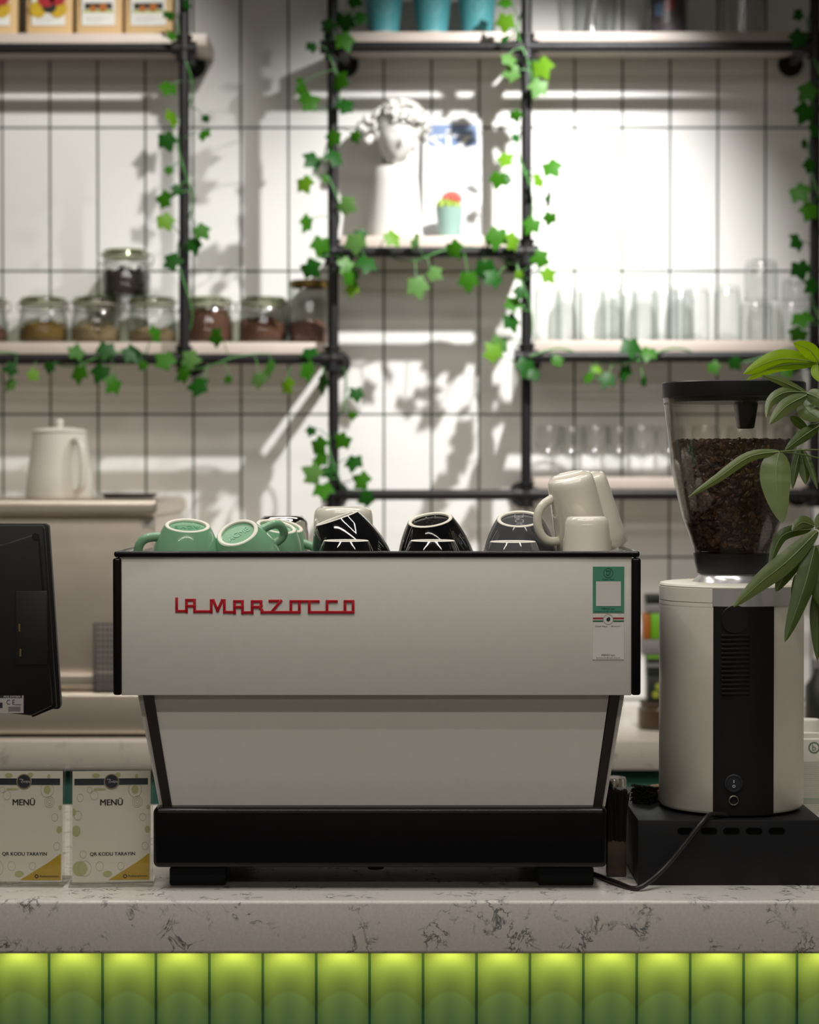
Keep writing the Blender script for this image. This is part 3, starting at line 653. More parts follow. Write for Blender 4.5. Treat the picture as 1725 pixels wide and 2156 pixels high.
# ------------------------------------------------------------------ brushes, tin, carton beside the grinder
def bristles(bm, c, ax, wx, wy, ln, n, spread):
    c = Vector(c); ax = Vector(ax).normalized(); ux, uy = frame_of(ax)
    for i in range(n):
        a, b = random.uniform(-1, 1), random.uniform(-1, 1)
        p = c+ux*a*wx+uy*b*wy; l = ln*random.uniform(.88, 1.04)
        tube(bm, [p, p+ax*l*.5+(ux*a+uy*b)*spread*.3, p+ax*l+(ux*a+uy*b)*spread+ux*random.gauss(0, .001)], [.0016, .0013, .0008], 4)
d = 2.975
br = thing('counter_brush', 'upright black-bristled brush with a dark wooden block, between machine and drawer box', 'brush', (X(1299, d), d, CT+.0005))
bm = bmn(); box(bm, X(1279, d), X(1319, d), d-.012, d+.012, CT+.0005, Z(1766, d), .002); obj('block', bm, M['dark_wood'], br)
bm = bmn(); box(bm, X(1281, d), X(1317, d), d-.010, d+.010, Z(1768, d), Z(1690, d)); bristles(bm, (X(1299, d), d, Z(1768, d)), (0, 0, 1), .0115, .012, .067, 420, .003); obj('bristles', bm, M['bristle'], br)
br = thing('counter_brush', 'brush with a pale wooden handle lying on the black drawer box', 'brush', P(1375, 1676, 3.07))
a, b = P(1378, 1671, 3.075), P(1455, 1640, 3.175)
bm = bmn(); tube(bm, smooth([a+(a-b)*.08, a, a+(b-a)*.25, a+(b-a)*.6, b]), [.0135]*6+[.0135, .013, .012, .0115, .011, .0105]+[.0095]*6+[.0085]*7, 14); obj('handle', bm, M['wood'], br)
dirn = (P(1330, 1680, 3.03)-a).normalized()
bm = bmn(); tube(bm, [a+dirn*.002, a+dirn*.028], [.012, .014], 12); bristles(bm, a+dirn*.004, dirn, .010, .010, .034, 420, .006); obj('bristles', bm, M['bristle'], br)
d = 3.30; sh = thing('steel_tin', 'small shiny steel tin behind the upright brush', 'tin', (X(1294, d), d, CT+.0005))
bm = bmn(); h_ = Z(1637, d)-CT; lathe(bm, [(0, 0), (.018, 0), (.019, .002), (.019, h_-.004), (.0175, h_), (0, h_)], 28); obj('body', bm, M['chrome'], sh, world=False)
bm = bmn(); lathe(bm, [(.0192, h_*.80), (.0200, h_*.80), (.0200, h_*.86), (.0192, h_*.86)], 28); obj('rim_band', bm, M['chrome'], sh, world=False)
d = 3.26; cw = .115; c0 = X(1689, d); cz1 = Z(1600, d)
ca = thing('milk_carton', 'white drink carton with green print beside the grinder', 'carton', (c0+cw/2, d+.045, CT+.0005))
bm = bmn(); box(bm, c0, c0+cw, d, d+.09, CT+.0005, Z(1556, d), .002)
yy = d-.0004; qd = d/F
for i in range(26):
    py = 1604+i*4.3
    rect(bm, c0+.002, c0+cw-.006-.03*random.random(), Z(py+1.5, d), Z(py, d), yy, 1 if i < 18 else (2 if i < 21 else 1))
disc(bm, (X(1716.5, d), Z(1554+12, d)-.006, ), 12*qd, yy, 28, 2, 9.5*qd); text(bm, 'b', X(1716.5, d), Z(1566, d)-.006, 8*qd, 13*qd, yy, 2)
obj('box', bm, [M['carton'], M['print_grey'], M['green_ink']], ca)
bm = bmn(); prism(bm, [(c0, Z(1556, d)), (c0+cw, Z(1556, d)), (c0+cw, Z(1546, d)), (c0+.004, Z(1546, d))], d+.01, d+.08); obj('gable', bm, M['carton'], ca)
bm = bmn(); lathe(bm, [(0, Z(1547, d)), (.017, Z(1547, d)), (.017, Z(1524, d)), (.0155, Z(1521, d)), (0, Z(1521, d))], 28, (X(1717, d), d+.045, 0)); obj('screw_cap', bm, M['carton'], ca)

# ------------------------------------------------------------------ menu stands
CW, CH = .1060, .1500
def menu(label, px, rz, d, lean):
    r = thing('menu_stand', label, 'menu holder', (X(px, d), d, CT+.0004), rz, 'acrylic menu stands on the bar')
    Lm = Matrix.Translation((0, 0, .005)) @ Matrix.Rotation(R(-lean), 4, 'X')
    bm = bmn(); U = lambda u: (u-.5)*CW; V = lambda v: (1-v)*CH
    box(bm, U(0), U(1), -.0004, .0004, V(1), V(0))
    y = -.0007
    for u, v, rr, sx in ((.80, .17, .055, .8), (-.0, .37, .05, 1), (.05, .54, .07, .8), (.10, .88, .095, 1), (.96, .53, .045, .8), (.30, .04, .03, 1.6), (.58, .035, .03, 1.2), (.97, .33, .03, .7), (.45, .93, .04, 1.5), (.82, .05, .03, .7), (.35, .165, .014, 6)):
        c_ = [(min(max(U(u)+sx*rr*CW*math.cos(2*PI*i/20), U(.005)), U(.995)), y, min(max(V(v)+rr*CW*math.sin(2*PI*i/20), V(.99)), V(.01))) for i in range(20)]
        f = bm.faces.new([bm.verts.new(q) for q in c_]); f.material_index = 4
    y = -.0008
    for u, v, rr in ((.83, .28, .075), (.83, .28, .05), (.83, .28, .025), (.80, .17, .10), (.28, .22, .06), (.10, .24, .05), (.16, .88, .10), (.90, .42, .05), (.35, .86, .06), (.22, .17, .04), (.62, .86, .05), (.07, .40, .06), (.14, .75, .05), (.93, .68, .05)):
        disc(bm, (U(u), V(v)), rr*CW, y, 22, 5, rr*CW-.0004, .85)
    rect(bm, U(.025), U(.965), V(.125), V(.068), -.0010, 1)
    disc(bm, (U(.5), V(.095)), .098*CW, -.0012, 36, 5); disc(bm, (U(.5), V(.095)), .092*CW, -.0014, 36, 6); disc(bm, (U(.5), V(.095)), .083*CW, -.0016, 36, 1)
    text(bm, 'OVEN', U(.52), V(.098), .115*CW, .020*CH, -.0018, 2); text(bm, 'My', U(.47), V(.078), .05*CW, .016*CH, -.0018, 2)
    text(bm, 'MENÜ', U(.50), V(.277), .285*CW, .066*CH, -.0010, 3, bold=.03)
    text(bm, 'QR KODU TARAYIN', U(.515), V(.752), .575*CW, .037*CH, -.0010, 3, bold=.022)
    quad(bm, [(U(.46), -.0009, V(.985)), (U(.985), -.0009, V(.985)), (U(.985), -.0009, V(.745)), (U(.82), -.0009, V(.83))], 7)
    text(bm, '/bakeryloven', U(.835), V(.953), .25*CW, .026*CH, -.0011, 3, bold=.022); disc(bm, (U(.675), V(.952)), .026*CW, -.0011, 20, 3); disc(bm, (U(.675), V(.952)), .013*CW, -.0012, 16, 7)
    bm.transform(Lm); obj('menu_card', bm, [M['card'], M['navy'], M['white_ink'], M['ink'], M['doodle'], M['doodle2'], M['wood'], M['yellow']], r, world=False, recalc=False)
    bm = bmn(); t = .0016; e = .003
    box(bm, U(0)-e, U(1)+e, -.0045, -.0045+t, V(1)-.002, V(0)+.006, .0004); box(bm, U(0)-e, U(1)+e, .002, .002+t, V(1)-.002, V(0)+.006, .0004)
    box(bm, U(0)-e, U(1)+e, -.0045, .0036, V(0)+.0065, V(0)+.0085, .0004)
    bm.transform(Lm); box(bm, U(0)-e-.001, U(1)+e+.001, -.016, .058, -.003+.003, .0025, .0004)
    obj('acrylic_holder', bm, M['acrylic'], r, world=False)
menu('clear menu stand nearest the coffee machine, card turned slightly aside', 232.5, R(4), 2.902, 4)
menu('clear menu stand below the black screen, facing straight out', 46, R(-1), 2.902, 4)

# ------------------------------------------------------------------ till screen
d = 3.0
mo = thing('till_monitor', 'black till screen seen from behind, with a pale rating label', 'monitor', (X(-190, d), d+.02, CT+.0005))
xm = lambda p: X(p, d); zm = lambda p: Z(p, d)
bm = bmn(); prism(bm, [(xm(-420), zm(1103)), (xm(90), zm(1103)), (xm(97), zm(1108)), (xm(122), zm(1486)), (xm(118), zm(1496)), (xm(-420), zm(1500))], d+.016, d+.034, bev=.0015); obj('screen_bezel', bm, M['black_plastic'], mo)
bm = bmn()
top = [(xm(-415), zm(1106)), (xm(88), zm(1106)), (xm(93), zm(1113)), (xm(117), zm(1490)), (xm(66), zm(1511)), (xm(62), zm(1501)), (xm(-415), zm(1501))]
prism(bm, top, d, d+.016, bev=.0015)
obj('rear_shell', bm, M['black_plastic'], mo)
bm = bmn(); prism(bm, [(xm(-415), zm(1150)), (xm(8), zm(1146)), (xm(82), zm(1122)), (xm(112), zm(1484)), (xm(68), zm(1505)), (xm(-415), zm(1455))], d-.014, d+.001, bev=.003); obj('rear_hump', bm, M['black_plastic'], mo)
bm = bmn(); box(bm, xm(36), xm(102), d-.0155, d-.012, zm(1398), zm(1243), .001); rc = obj('port_recess', bm, mat('recess_black', (.004, .004, .004), .6, noise=.1), mo)
for a, b, c_ in ((44, 1320, 8), (46, 1372, 8)): bm = bmn(); box(bm, xm(a-1.5), xm(a+2), d-.0165, d-.015, zm(b+c_), zm(b-c_)); obj('port', bm, M['port'], rc)
bm = bmn(); tube(bm, [(xm(78), d-.0145, zm(1129)), (xm(78), d-.0138, zm(1129))], .005, 16); obj('screw_hole', bm, mat('hole_black', (.002, .002, .002), .8, noise=.1), mo)
bm = bmn(); rect(bm, xm(-60), xm(52), zm(1499), zm(1462), d-.0146, 0); rect(bm, xm(-60), xm(49), zm(1467), zm(1462), d-.0149, 1)
text(bm, 'POS SYSTEM', xm(28), zm(1464.5), 34/F*d, 3.6/F*d, d-.0152, 2); text(bm, 'C E', xm(25), zm(1476), 17/F*d, 10/F*d, d-.0149, 1)
rect(bm, xm(1), xm(8), zm(1488), zm(1477), d-.0149, 1); rect(bm, xm(34), xm(47), zm(1482), zm(1480.8), d-.0149, 1)
for i in range(4): rect(bm, xm(20), xm(46), zm(1487+i*2.6), zm(1486+i*2.6), d-.0149, 1)
obj('rating_label', bm, [M['label'], M['ink'], M['white_ink']], mo, recalc=False)
bm = bmn(); tube(bm, [(xm(-190), d+.03, CT+.012), (xm(-190), d+.03, zm(1480))], .022, 20); obj('neck', bm, M['black_plastic'], mo)
bm = bmn(); box(bm, xm(-330), xm(-60), d-.02, d+.14, CT+.0005, CT+.014, .004); obj('stand_base', bm, M['black_plastic'], mo)

# ------------------------------------------------------------------ steel appliance on the back worktop
d = 4.57
ap = thing('steel_appliance', 'wide stainless steel appliance on the back worktop, under the white jug', 'appliance', (X(60, d), d+.3, zb+.0005))
xa = lambda p: X(p, d); za = lambda p: Z(p, d)
bm = bmn(); box(bm, xa(-520), xa(322), d+.03, DW-.03, za(1548), za(1086), .006, 3); obj('body', bm, M['steel'], ap)
bm = bmn(); box(bm, xa(-524), xa(331), d-.004, DW-.02, za(1087), za(1051), .012, 5); obj('lid', bm, M['steel'], ap)
bm = bmn(); box(bm, xa(-520), xa(326), d-.025, d+.031, za(1543), za(1456), .008, 4); obj('lower_panel', bm, M['steel'], ap)
bm = bmn(); box(bm, xa(-520), xa(322), d+.004, d+.031, za(1446), za(1420), .003, 3); obj('door_lip', bm, M['steel'], ap)
bm = bmn(); box(bm, xa(-515), xa(321), d+.0, DW-.04, zb+.0005, za(1546), .002); obj('plinth', bm, M['black_plastic'], ap)
bm = bmn(); box(bm, xa(296), xa(320), d+.027, d+.0302, za(1111), za(1091)); rect(bm, xa(302), xa(313), za(1106), za(1096), d+.0268, 1); obj('rating_plate', bm, [M['white_ink'], M['label']], ap)
bk = thing('perforated_caddy', 'grey perforated plastic caddy standing on the steel ledge', 'caddy', (X(236, 4.556), 4.556, za(1456)+.0005))
bm = bmn(); h_ = Z(1312, 4.556)-za(1456); t = .0022; hw2 = .038; dp = .010
for i in range(9):
    f = -hw2+2*hw2*i/8
    box(bm, f-t, f+t, -dp, -dp+.002, 0, h_)
for i in range(13):
    zz = t+(h_-2*t)*i/12; box(bm, -hw2, hw2, -dp, -dp+.002, zz-t*.9, zz+t*.9)
box(bm, -hw2, -hw2+.002, -dp, dp, 0, h_); box(bm, hw2-.002, hw2, -dp, dp, 0, h_); box(bm, -hw2, hw2, -dp, dp, 0, .002)
obj('basket', bm, M['perf'], bk, world=False)
zl_ = za(1051)+.0005; d = 4.78
jg = thing('ceramic_jug', 'white lidded ceramic jug on top of the steel appliance', 'jug', (X(126, d), d, zl_))
q = d/F; hj = Z(912, d)-zl_
bm = bmn(); lathe(bm, [(0, 0), (70*q, 0), (72*q, .004), (68*q, hj*.35), (60*q, hj*.75), (56*q, hj), (53*q, hj), (0, hj-.004)], 40); obj('body', bm, M['ceramic'], jg, world=False)
bm = bmn(); lathe(bm, [(57*q, hj), (58*q, hj+.004), (52*q, hj+.009), (20*q, hj+.013), (7*q, hj+.013), (7*q, hj+.020), (9*q, hj+.026), (6*q, hj+.031), (0, hj+.032)], 36); obj('lid', bm, M['ceramic'], jg, world=False)
bm = bmn(); ha = Vector((.62, -.78, 0)); hp_ = [ha*(53*q)+Vector((0, 0, hj*.86)), ha*(74*q)+Vector((0, 0, hj*.90)), ha*(92*q)+Vector((0, 0, hj*.80)), ha*(100*q)+Vector((0, 0, hj*.5)), ha*(96*q)+Vector((0, 0, hj*.22)), ha*(80*q)+Vector((0, 0, hj*.12)), ha*(64*q)+Vector((0, 0, hj*.12))]
tube(bm, smooth(hp_, 4), .009, 12, flat=.7); obj('handle', bm, M['ceramic'], jg, world=False, angle=80)
bm = bmn(); d = 4.8
tr_ = thing('serving_tray', 'dark grey tray lying flat beside the white jug', 'tray', (X(272, d), d, zl_))
lathe(bm, [(0, .001), (.052, .001), (.066, .010), (.067, .010), (.053, 0), (0, 0)], 40); obj('dish', bm, mat('dark_grey_metal', (.10, .10, .105), .35, noise=.1), tr_, world=False)

# ------------------------------------------------------------------ packets between machine and grinder, bottle behind the plant
d = 4.72; zz = zb+.0005
jr = thing('brown_jar', 'brown glass jar beneath the stacked packets, behind the machine edge', 'jar', (X(1392, d), d, zz))
bm = bmn(); h_ = Z(1482, d)-zz; lathe(bm, [(0, 0), (.046, 0), (.05, .005), (.05, h_*.8), (.044, h_*.92), (.044, h_), (0, h_)], 32); obj('body', bm, M['jar_brown'], jr, world=False)
bm = bmn(); lathe(bm, [(.044, h_), (.046, h_), (.046, h_+.006), (0, h_+.006)], 32); obj('lid', bm, M['dark_wood'], jr, world=False)
z1 = zz+h_+.0065
def packet(name, label, px0, px1, py1, mats, z0, fn=None, dep=.05):
    t = thing(name, label, 'packet', (X((px0+px1)/2, d), d, z0)); bm = bmn()
    z_1 = Z(py1, d-dep/2); box(bm, X(px0, d), X(px1, d), d-dep/2, d+dep/2, z0, z_1, .002)
    if fn: fn(bm, d-dep/2-.0006, z0, z_1, X(px0, d), X(px1, d))
    obj('pack', bm, mats, t); return z_1+.0006
def olives(bm, y, z0, z1, x0, x1):
    for u, v in ((.22, .30), (.45, .18), (.62, .42), (.30, .62), (.75, .2), (.55, .72), (.85, .55)): disc(bm, (x0+(x1-x0)*u, z0+(z1-z0)*v), .0085, y, 16, 1)
def band(bm, y, z0, z1, x0, x1): rect(bm, x0, x1, z0+(z1-z0)*.45, z0+(z1-z0)*.62, y, 1); rect(bm, x0, x1, z0+(z1-z0)*.86, z1, y, 2)
z1 = packet('olive_packet', 'dark packet printed with yellow-green olives, on the brown jar', 1362, 1442, 1425, [M['pack_dark'], M['olive']], z1, olives)
z1 = packet('snack_packet', 'dark packet with green and grey bands above the olive packet', 1361, 1442, 1380, [M['pack_dark'], M['perf'], M['pack_green']], z1, band)
z1 = packet('grey_packet', 'plain grey packet sandwiched under the bright green one', 1352, 1442, 1347, [M['perf'], M['label']], z1)
zk = z1
z1 = packet('green_packet', 'bright lime green packet in the stack behind the machine edge', 1369, 1442, 1292, [M['pack_green']], zk)
packet('orange_packet', 'slim orange box standing against the lime green packet', 1353.5, 1368, 1293, [M['pack_orange']], zk)
z1 = packet('clear_packet', 'grey flat packet between the lime green packet and the black one', 1360, 1442, 1272, [M['perf']], z1)
packet('black_packet', 'small black packet topmost of the stack behind the machine edge', 1359, 1442, 1252, [M['pack_dark']], z1)
bo = thing('dark_bottle', 'dark glass bottle at the tiled wall behind the house plant', 'bottle', (X(1727, 4.75), 4.75, zz))
bm = bmn(); h_ = Z(1392, 4.75)-zz; lathe(bm, [(0, 0), (.03, 0), (.032, .004), (.032, h_*.62), (.014, h_*.8), (.013, h_), (0, h_)], 28); obj('body', bm, M['pack_dark'], bo, world=False)
bm = bmn(); lathe(bm, [(.0135, h_*.9), (.0145, h_*.9), (.0145, h_+.004), (0, h_+.004)], 20); obj('cap', bm, M['perf'], bo, world=False)

# ------------------------------------------------------------------ jars on the left shelf
JY = 5.108; JR = .0585
def make_jar(label, loc):
    r = thing('clip_top_jar', label, 'jar', loc, 0, 'clip-top glass jars on the tea shelf')
    h = .094
    bm = bmn(); lathe(bm, [(0, .003), (JR*.8, .003), (JR*.97, .010), (JR*.98, h*.55), (JR*.86, h*.82), (JR*.82, h*.90), (JR*.85, h*.92), (JR*.88, h*.99), (JR*.92, h*.99), (JR*.92, h*.92), (JR*.88, h*.88), (JR*.92, h*.8), (JR, h*.55), (JR, .008), (JR*.88, 0), (0, 0)], 40)
    obj('glass_body', bm, M['glass'], r, world=False)
    bm = bmn(); lathe(bm, [(JR*.93, h*1.02), (JR*.96, h*1.03), (JR*.95, h*1.12), (JR*.86, h*1.19), (JR*.5, h*1.20), (0, h*1.20), (0, h*1.13), (JR*.8, h*1.12), (JR*.85, h*1.02)], 40); obj('lid', bm, M['jar_lid'], r, world=False)
    bm = bmn(); lathe(bm, [(JR*.90, h*.99), (JR*.95, h*.99), (JR*.95, h*1.02), (JR*.90, h*1.02)], 36); obj('gasket', bm, mat('grey_gasket', (.45, .40, .34), .5, noise=.1) if 'grey_gasket' not in bpy.data.materials else bpy.data.materials['grey_gasket'], r, world=False)
    bm = bmn()
    for zz in (h*.86, h*1.08): tube(bm, [(JR*.965*math.cos(2*PI*i/36), JR*.965*math.sin(2*PI*i/36), zz) for i in range(37)], .0014, 6)
    for s in (-1, 1): tube(bm, smooth([Vector((s*JR*.97, 0, h*1.08)), Vector((s*JR*1.13, -.004, h*1.04)), Vector((s*JR*1.10, -.004, h*.86)), Vector((s*JR*.97, 0, h*.80))], 4), .0015, 6)
    obj('wire_clip', bm, M['wire'], r, world=False)
    return r
TOPJ = .094*1.20+.0006
def fill(loc, m, frac, label, seed, rough=.004):
    rnd = random.Random(seed); bm = bmn(); h = .094*frac; rr = JR*.955
    rt = rr*.97 if frac < .58 else JR*.83
    lathe(bm, [(0, .0036), (JR*.78, .0036), (rr*.985, .013), (rr*.985, min(h*.7, .048)), (rt, h)]+[(rt*(1-i*.17), h+.003*i**.5) for i in range(1, 6)]+[(0, h+.008)], 40)
    for v in bm.verts:
        if v.co.z > h*.9: v.co.z += rnd.gauss(0, rough)+.006*math.sin(3*math.atan2(v.co.y, v.co.x)+seed)
    bm.transform(Matrix.Translation(loc))
    tag(obj('dried_tea', bm, m), label, 'loose tea', 'loose tea in the jars', kind='stuff')
js = [(-34, 'herb_pink', .34, 'reddish dried leaves in the jar cut by the picture edge', 'clip-top jar standing at the far end of the tea row'),
      (92, 'herb_gold', .42, 'golden brown dried herbs filling a jar to under half', 'clip-top jar holding golden brown herbs'),
      (203, 'herb_tan', .36, 'mixed tan dried herbs in the jar under the stacked one', 'clip-top jar of tan herbs, half under the stacked jar'),
      (322, 'herb_tan', .27, 'shallow pale yellow flakes in the jar beside the pipe post', 'clip-top jar with a shallow layer of pale flakes, beside the pipe post'),
      (440, 'herb_red', .80, 'mixed reddish tea nearly filling its jar', 'clip-top jar nearly full of mixed reddish tea'),
      (555, 'herb_red', .52, 'red brown leaf tea in the half full jar', 'clip-top jar half full of red brown tea, far from the stacked jar')]
for i, (px, m, fr, lt, lj) in enumerate(js):
    loc = Vector((X(px, JY), JY, shelf['D']))
    if i == 0: jar0 = make_jar(lj, loc)
    else: dup(jar0, loc, lj, rz=random.uniform(-.3, .3))
    fill(loc, M[m], fr, lt, i)
loc = Vector((X(266, JY), JY, shelf['D']+TOPJ)); dup(jar0, loc, 'clip-top jar of dark tea stacked on two other jars', rz=.1); fill(loc, M['herb_dark'], .56, 'near-black tea in the topmost stacked jar', 9)
loc = Vector((X(652, 5.115), 5.115, shelf['D']))
tj = thing('storage_jar', 'taller straight jar with a gold lid beside the ivy-wound post', 'jar', loc)
bm = bmn(); h = .140; lathe(bm, [(0, .002), (.047, .002), (.048, .01), (.048, h*.86), (.042, h*.95), (.042, h), (.044, h), (.0445, h*.95), (.051, h*.86), (.051, .008), (.047, 0), (0, 0)], 36); obj('glass_body', bm, M['glass'], tj, world=False)
bm = bmn(); lathe(bm, [(.045, h*.97), (.047, h*.97), (.047, h*1.07), (.044, h*1.09), (0, h*1.09)], 36); obj('lid', bm, mat('gold_lid', (.22, .15, .04), .35, metal=.6, noise=.1), tj, world=False)
bm = bmn(); lathe(bm, [(0, .0025), (.0465, .0025), (.047, .05), (.03, .058), (0, .06)], 36); bm.transform(Matrix.Translation(loc)); tag(obj('dried_tea', bm, M['herb_pink']), 'dark red dried pieces in the taller straight jar', 'loose tea', 'loose tea in the jars', kind='stuff')

# ------------------------------------------------------------------ glasses on the right shelves
def tumbler(label, loc, r=.034, h=.131):
    t = thing('tumbler', label, 'glass', loc, 0, 'upturned tumblers on the glass shelf')
    bm = bmn(); lathe(bm, [(r, 0), (r*1.0, h*.05), (r*.97, h*.8), (r*.90, h*.95), (r*.78, h), (0, h), (0, h-.010), (r*.72, h-.010), (r*.86, h*.88), (r*.92, h*.75), (r*.95, .001), (r, 0)], 32); obj('glass_body', bm, M['tumbler'], t, world=False)
    bm = bmn(); lathe(bm, [(r*.98, .0), (r*1.03, .002), (r*1.03, .005), (r*.98, .007)], 32); obj('rim', bm, M['tumbler'], t, world=False)
    return t
GY = (5.072, 5.15)
t0 = None
for i, (px, row) in enumerate(((1153, 0), (1197, 1), (1247, 0), (1290, 1), (1313, 0), (1358, 1), (1400, 0), (1465, 0), (1432, 1), (1530, 0))):
    loc = Vector((X(px, GY[row]), GY[row], shelf['E']))
    lb = ['first tall tumbler next to the ivy-wound post, front row', 'tall tumbler in the back row behind the gap after the first one', 'second tall tumbler of the front row from the ivy post', 'tall back-row tumbler third along from the ivy post', 'third tall tumbler of the front row from the ivy post', 'tall back-row tumbler behind the middle of the row', 'fourth tall tumbler of the front row from the ivy post', 'fifth tall tumbler of the front row, above the hopper lid', 'tall back-row tumbler furthest along from the ivy post', 'last tall tumbler of the front row before the stacked short glasses'][i]
    if t0 is None: t0 = tumbler(lb, loc)
    else: dup(t0, loc, lb)
sg = tumbler('short glass in the front row next to the last tall tumbler', (X(1592, 5.075), 5.075, shelf['E']), .040, .096)
sl = 'short glass in the front row beneath the single stacked one'
dup(sg, (X(1668, 5.075), 5.075, shelf['E']), 'short glass in the front row closest to the end post')
dup(sg, (X(1602, 5.075), 5.075, shelf['E']+.0968), 'short glass stacked up high, its base the highest of all glasses')
lo = tumbler('low wide glass stacked beside the highest glass, at the end post', (X(1677, 5.075), 5.075, shelf['E']+.0968), .036, .052)
def wine(label, loc):
    t = thing('stemmed_glass', label, 'glass', loc, 0, 'stemmed glasses on the lowest shelf')
    bm = bmn(); lathe(bm, [(.030, 0), (.030, .002), (.006, .005), (.0045, .012), (.0045, .035), (.010, .042)], 28); obj('stem', bm, M['tumbler'], t, world=False)
    bm = bmn(); lathe(bm, [(0, .042), (.010, .042), (.028, .056), (.036, .078), (.035, .105), (.031, .122), (.030, .122), (.034, .104), (.035, .078), (.027, .058), (0, .045)], 32); obj('bowl', bm, M['tumbler'], t, world=False)
    return t
w0 = None
wl = ['stemmed glass nearest the pipe post on the lowest shelf', 'stemmed glass second along on the lowest shelf, back row', 'stemmed glass above the leaning cream mugs', 'stemmed glass fourth along on the lowest shelf, back row', 'stemmed glass just before the hopper, front row', 'stemmed glass seen through the edge of the hopper', 'stemmed glass seen through the middle of the hopper', 'stemmed glass seen through the hopper near the lid spout', 'stemmed glass beyond the hopper, behind the house plant']
for i, px in enumerate((1158, 1205, 1255, 1305, 1352, 1412, 1485, 1560, 1660)):
    yy = 5.075 if i % 2 == 0 else 5.15; loc = Vector((X(px, yy), yy, shelf['F']))
    if w0 is None: w0 = wine(wl[i], loc)
    else: dup(w0, loc, wl[i])

# ------------------------------------------------------------------ top shelves
d = 5.10
def bag(label, px0, px1, py, kind, rz):
    wd = (px1-px0)/F*d; t = thing('coffee_bag', label, 'coffee bag', (X((px0+px1)/2, d), d-.02, shelf['A']), rz, 'kraft coffee bags on the top shelf')
    bm = bmn(); h = .22; n = 8
    for i in range(n):
        pass
    box(bm, -wd/2, wd/2, -.028, .028, 0, h, .008, 3)
    for v in bm.verts:
        k = max(0, (v.co.z-h*.55)/(h*.45)); v.co.y *= 1-.9*k
    obj('pouch', bm, M['kraft'], t, world=False)
    bm = bmn(); y = -.0286; rect(bm, -wd*.36, wd*.36, h*.12, h*.60, y, 0)
    if kind == 0:
        for u, v, r_, mi in ((-.22, .29, .020, 1), (.20, .30, .022, 1), (.02, .33, .018, 2), (-.05, .40, .02, 3), (.2, .42, .02, 3)): disc(bm, (u*wd, v*h), r_, y-.0004*(1+mi), 18, mi)
    else:
        rect(bm, -wd*.30, wd*.30, h*.29, h*.36, y-.0005, 2); disc(bm, (.1*wd, .31*h), .01, y-.001, 14, 4); disc(bm, (-.12*wd, .30*h), .008, y-.001, 14, 4); rect(bm, -wd*.33, wd*.33, h*.255, h*.28, y-.0005, 5)
    for i in range(4): rect(bm, -wd*.28, wd*(.05+.05*(i*7 % 5)), h*(.155+.02*i), h*(.160+.02*i), y-.0005, 6)
    obj('bag_label', bm, [M['white_ink'], M['yellow'], M['pack_dark'], M['red_ink'], M['pack_orange'], M['olive'], M['label']], t, world=False, recalc=False)
bag('kraft coffee bag cut off by the picture edge, yellow print', -62, 44, 78, 0, .06)
bag('whole kraft coffee bag with bold yellow and black print', 64, 160, 78, 0, .0)
bag('kraft coffee bag with a dark strip print, third along the shelf', 168, 264, 78, 1, .0)
bag('kraft coffee bag with a dark strip print, nearest the pipe post', 270, 372, 80, 1, -.05)
def pcup(label, px):
    t = thing('paper_cup', label, 'paper cup', (X(px, 5.082), 5.082, shelf['B1']), 0, 'turquoise paper cups on the top shelf'); h = .112; r0, r1 = .0345, .0475
    bm = bmn(); lathe(bm, [(0, .004), (r0-.001, .004), (r0, 0), (r0+(r1-r0)*.10, h*.10), (r1, h), (r1+.0015, h+.002), (r1-.001, h+.003), (r1-.002, h), (r0, .006), (0, .006)], 40); obj('cup_wall', bm, M['teal_cup'], t, world=False)
    bm = bmn(); lathe(bm, [(r0-.0004, 0), (r0+.0009, .0), (r0+.0018, .0085), (r0+.0006, .0085)], 40); obj('base_band', bm, M['cup_rim'], t, world=False)
    bm = bmn(); ry = -(r0+(r1-r0)*.55)
    disc(bm, (0, h*.58), .021, ry-.0005, 32, 0, .0198); disc(bm, (0, h*.58), .016, ry-.0005, 32, 0, .0152); text(bm, 'MI', 0, h*.62, .012, .007, ry-.0005); text(bm, 'NT', 0, h*.53, .012, .007, ry-.0005)
    for v in bm.verts:
        rr = r0+(r1-r0)*v.co.z/h+.0006; v.co.y = -math.sqrt(max(0, rr*rr-v.co.x**2))
    obj('round_print', bm, M['teal_ink'], t, world=False, recalc=False)
    bm = bmn(); lathe(bm, [(r1-.001, h+.002), (r1+.003, h+.002), (r1+.003, h+.010), (r1-.004, h+.016), (0, h+.016)], 36); obj('lid', bm, M['cup_rim'], t, world=False)
    return t
c0_ = pcup('turquoise paper cup beside the ivy-wound post, above the sculpted head', 808)
c0_['label'] = 'turquoise paper cup closest to the dark ivy clump'
dup(c0_, (X(910, 5.082), 5.082, shelf['B1']), 'middle one of the three turquoise paper cups'); dup(c0_, (X(1004, 5.082), 5.082, shelf['B1']), 'turquoise paper cup next to the pale hanging ivy leaves')
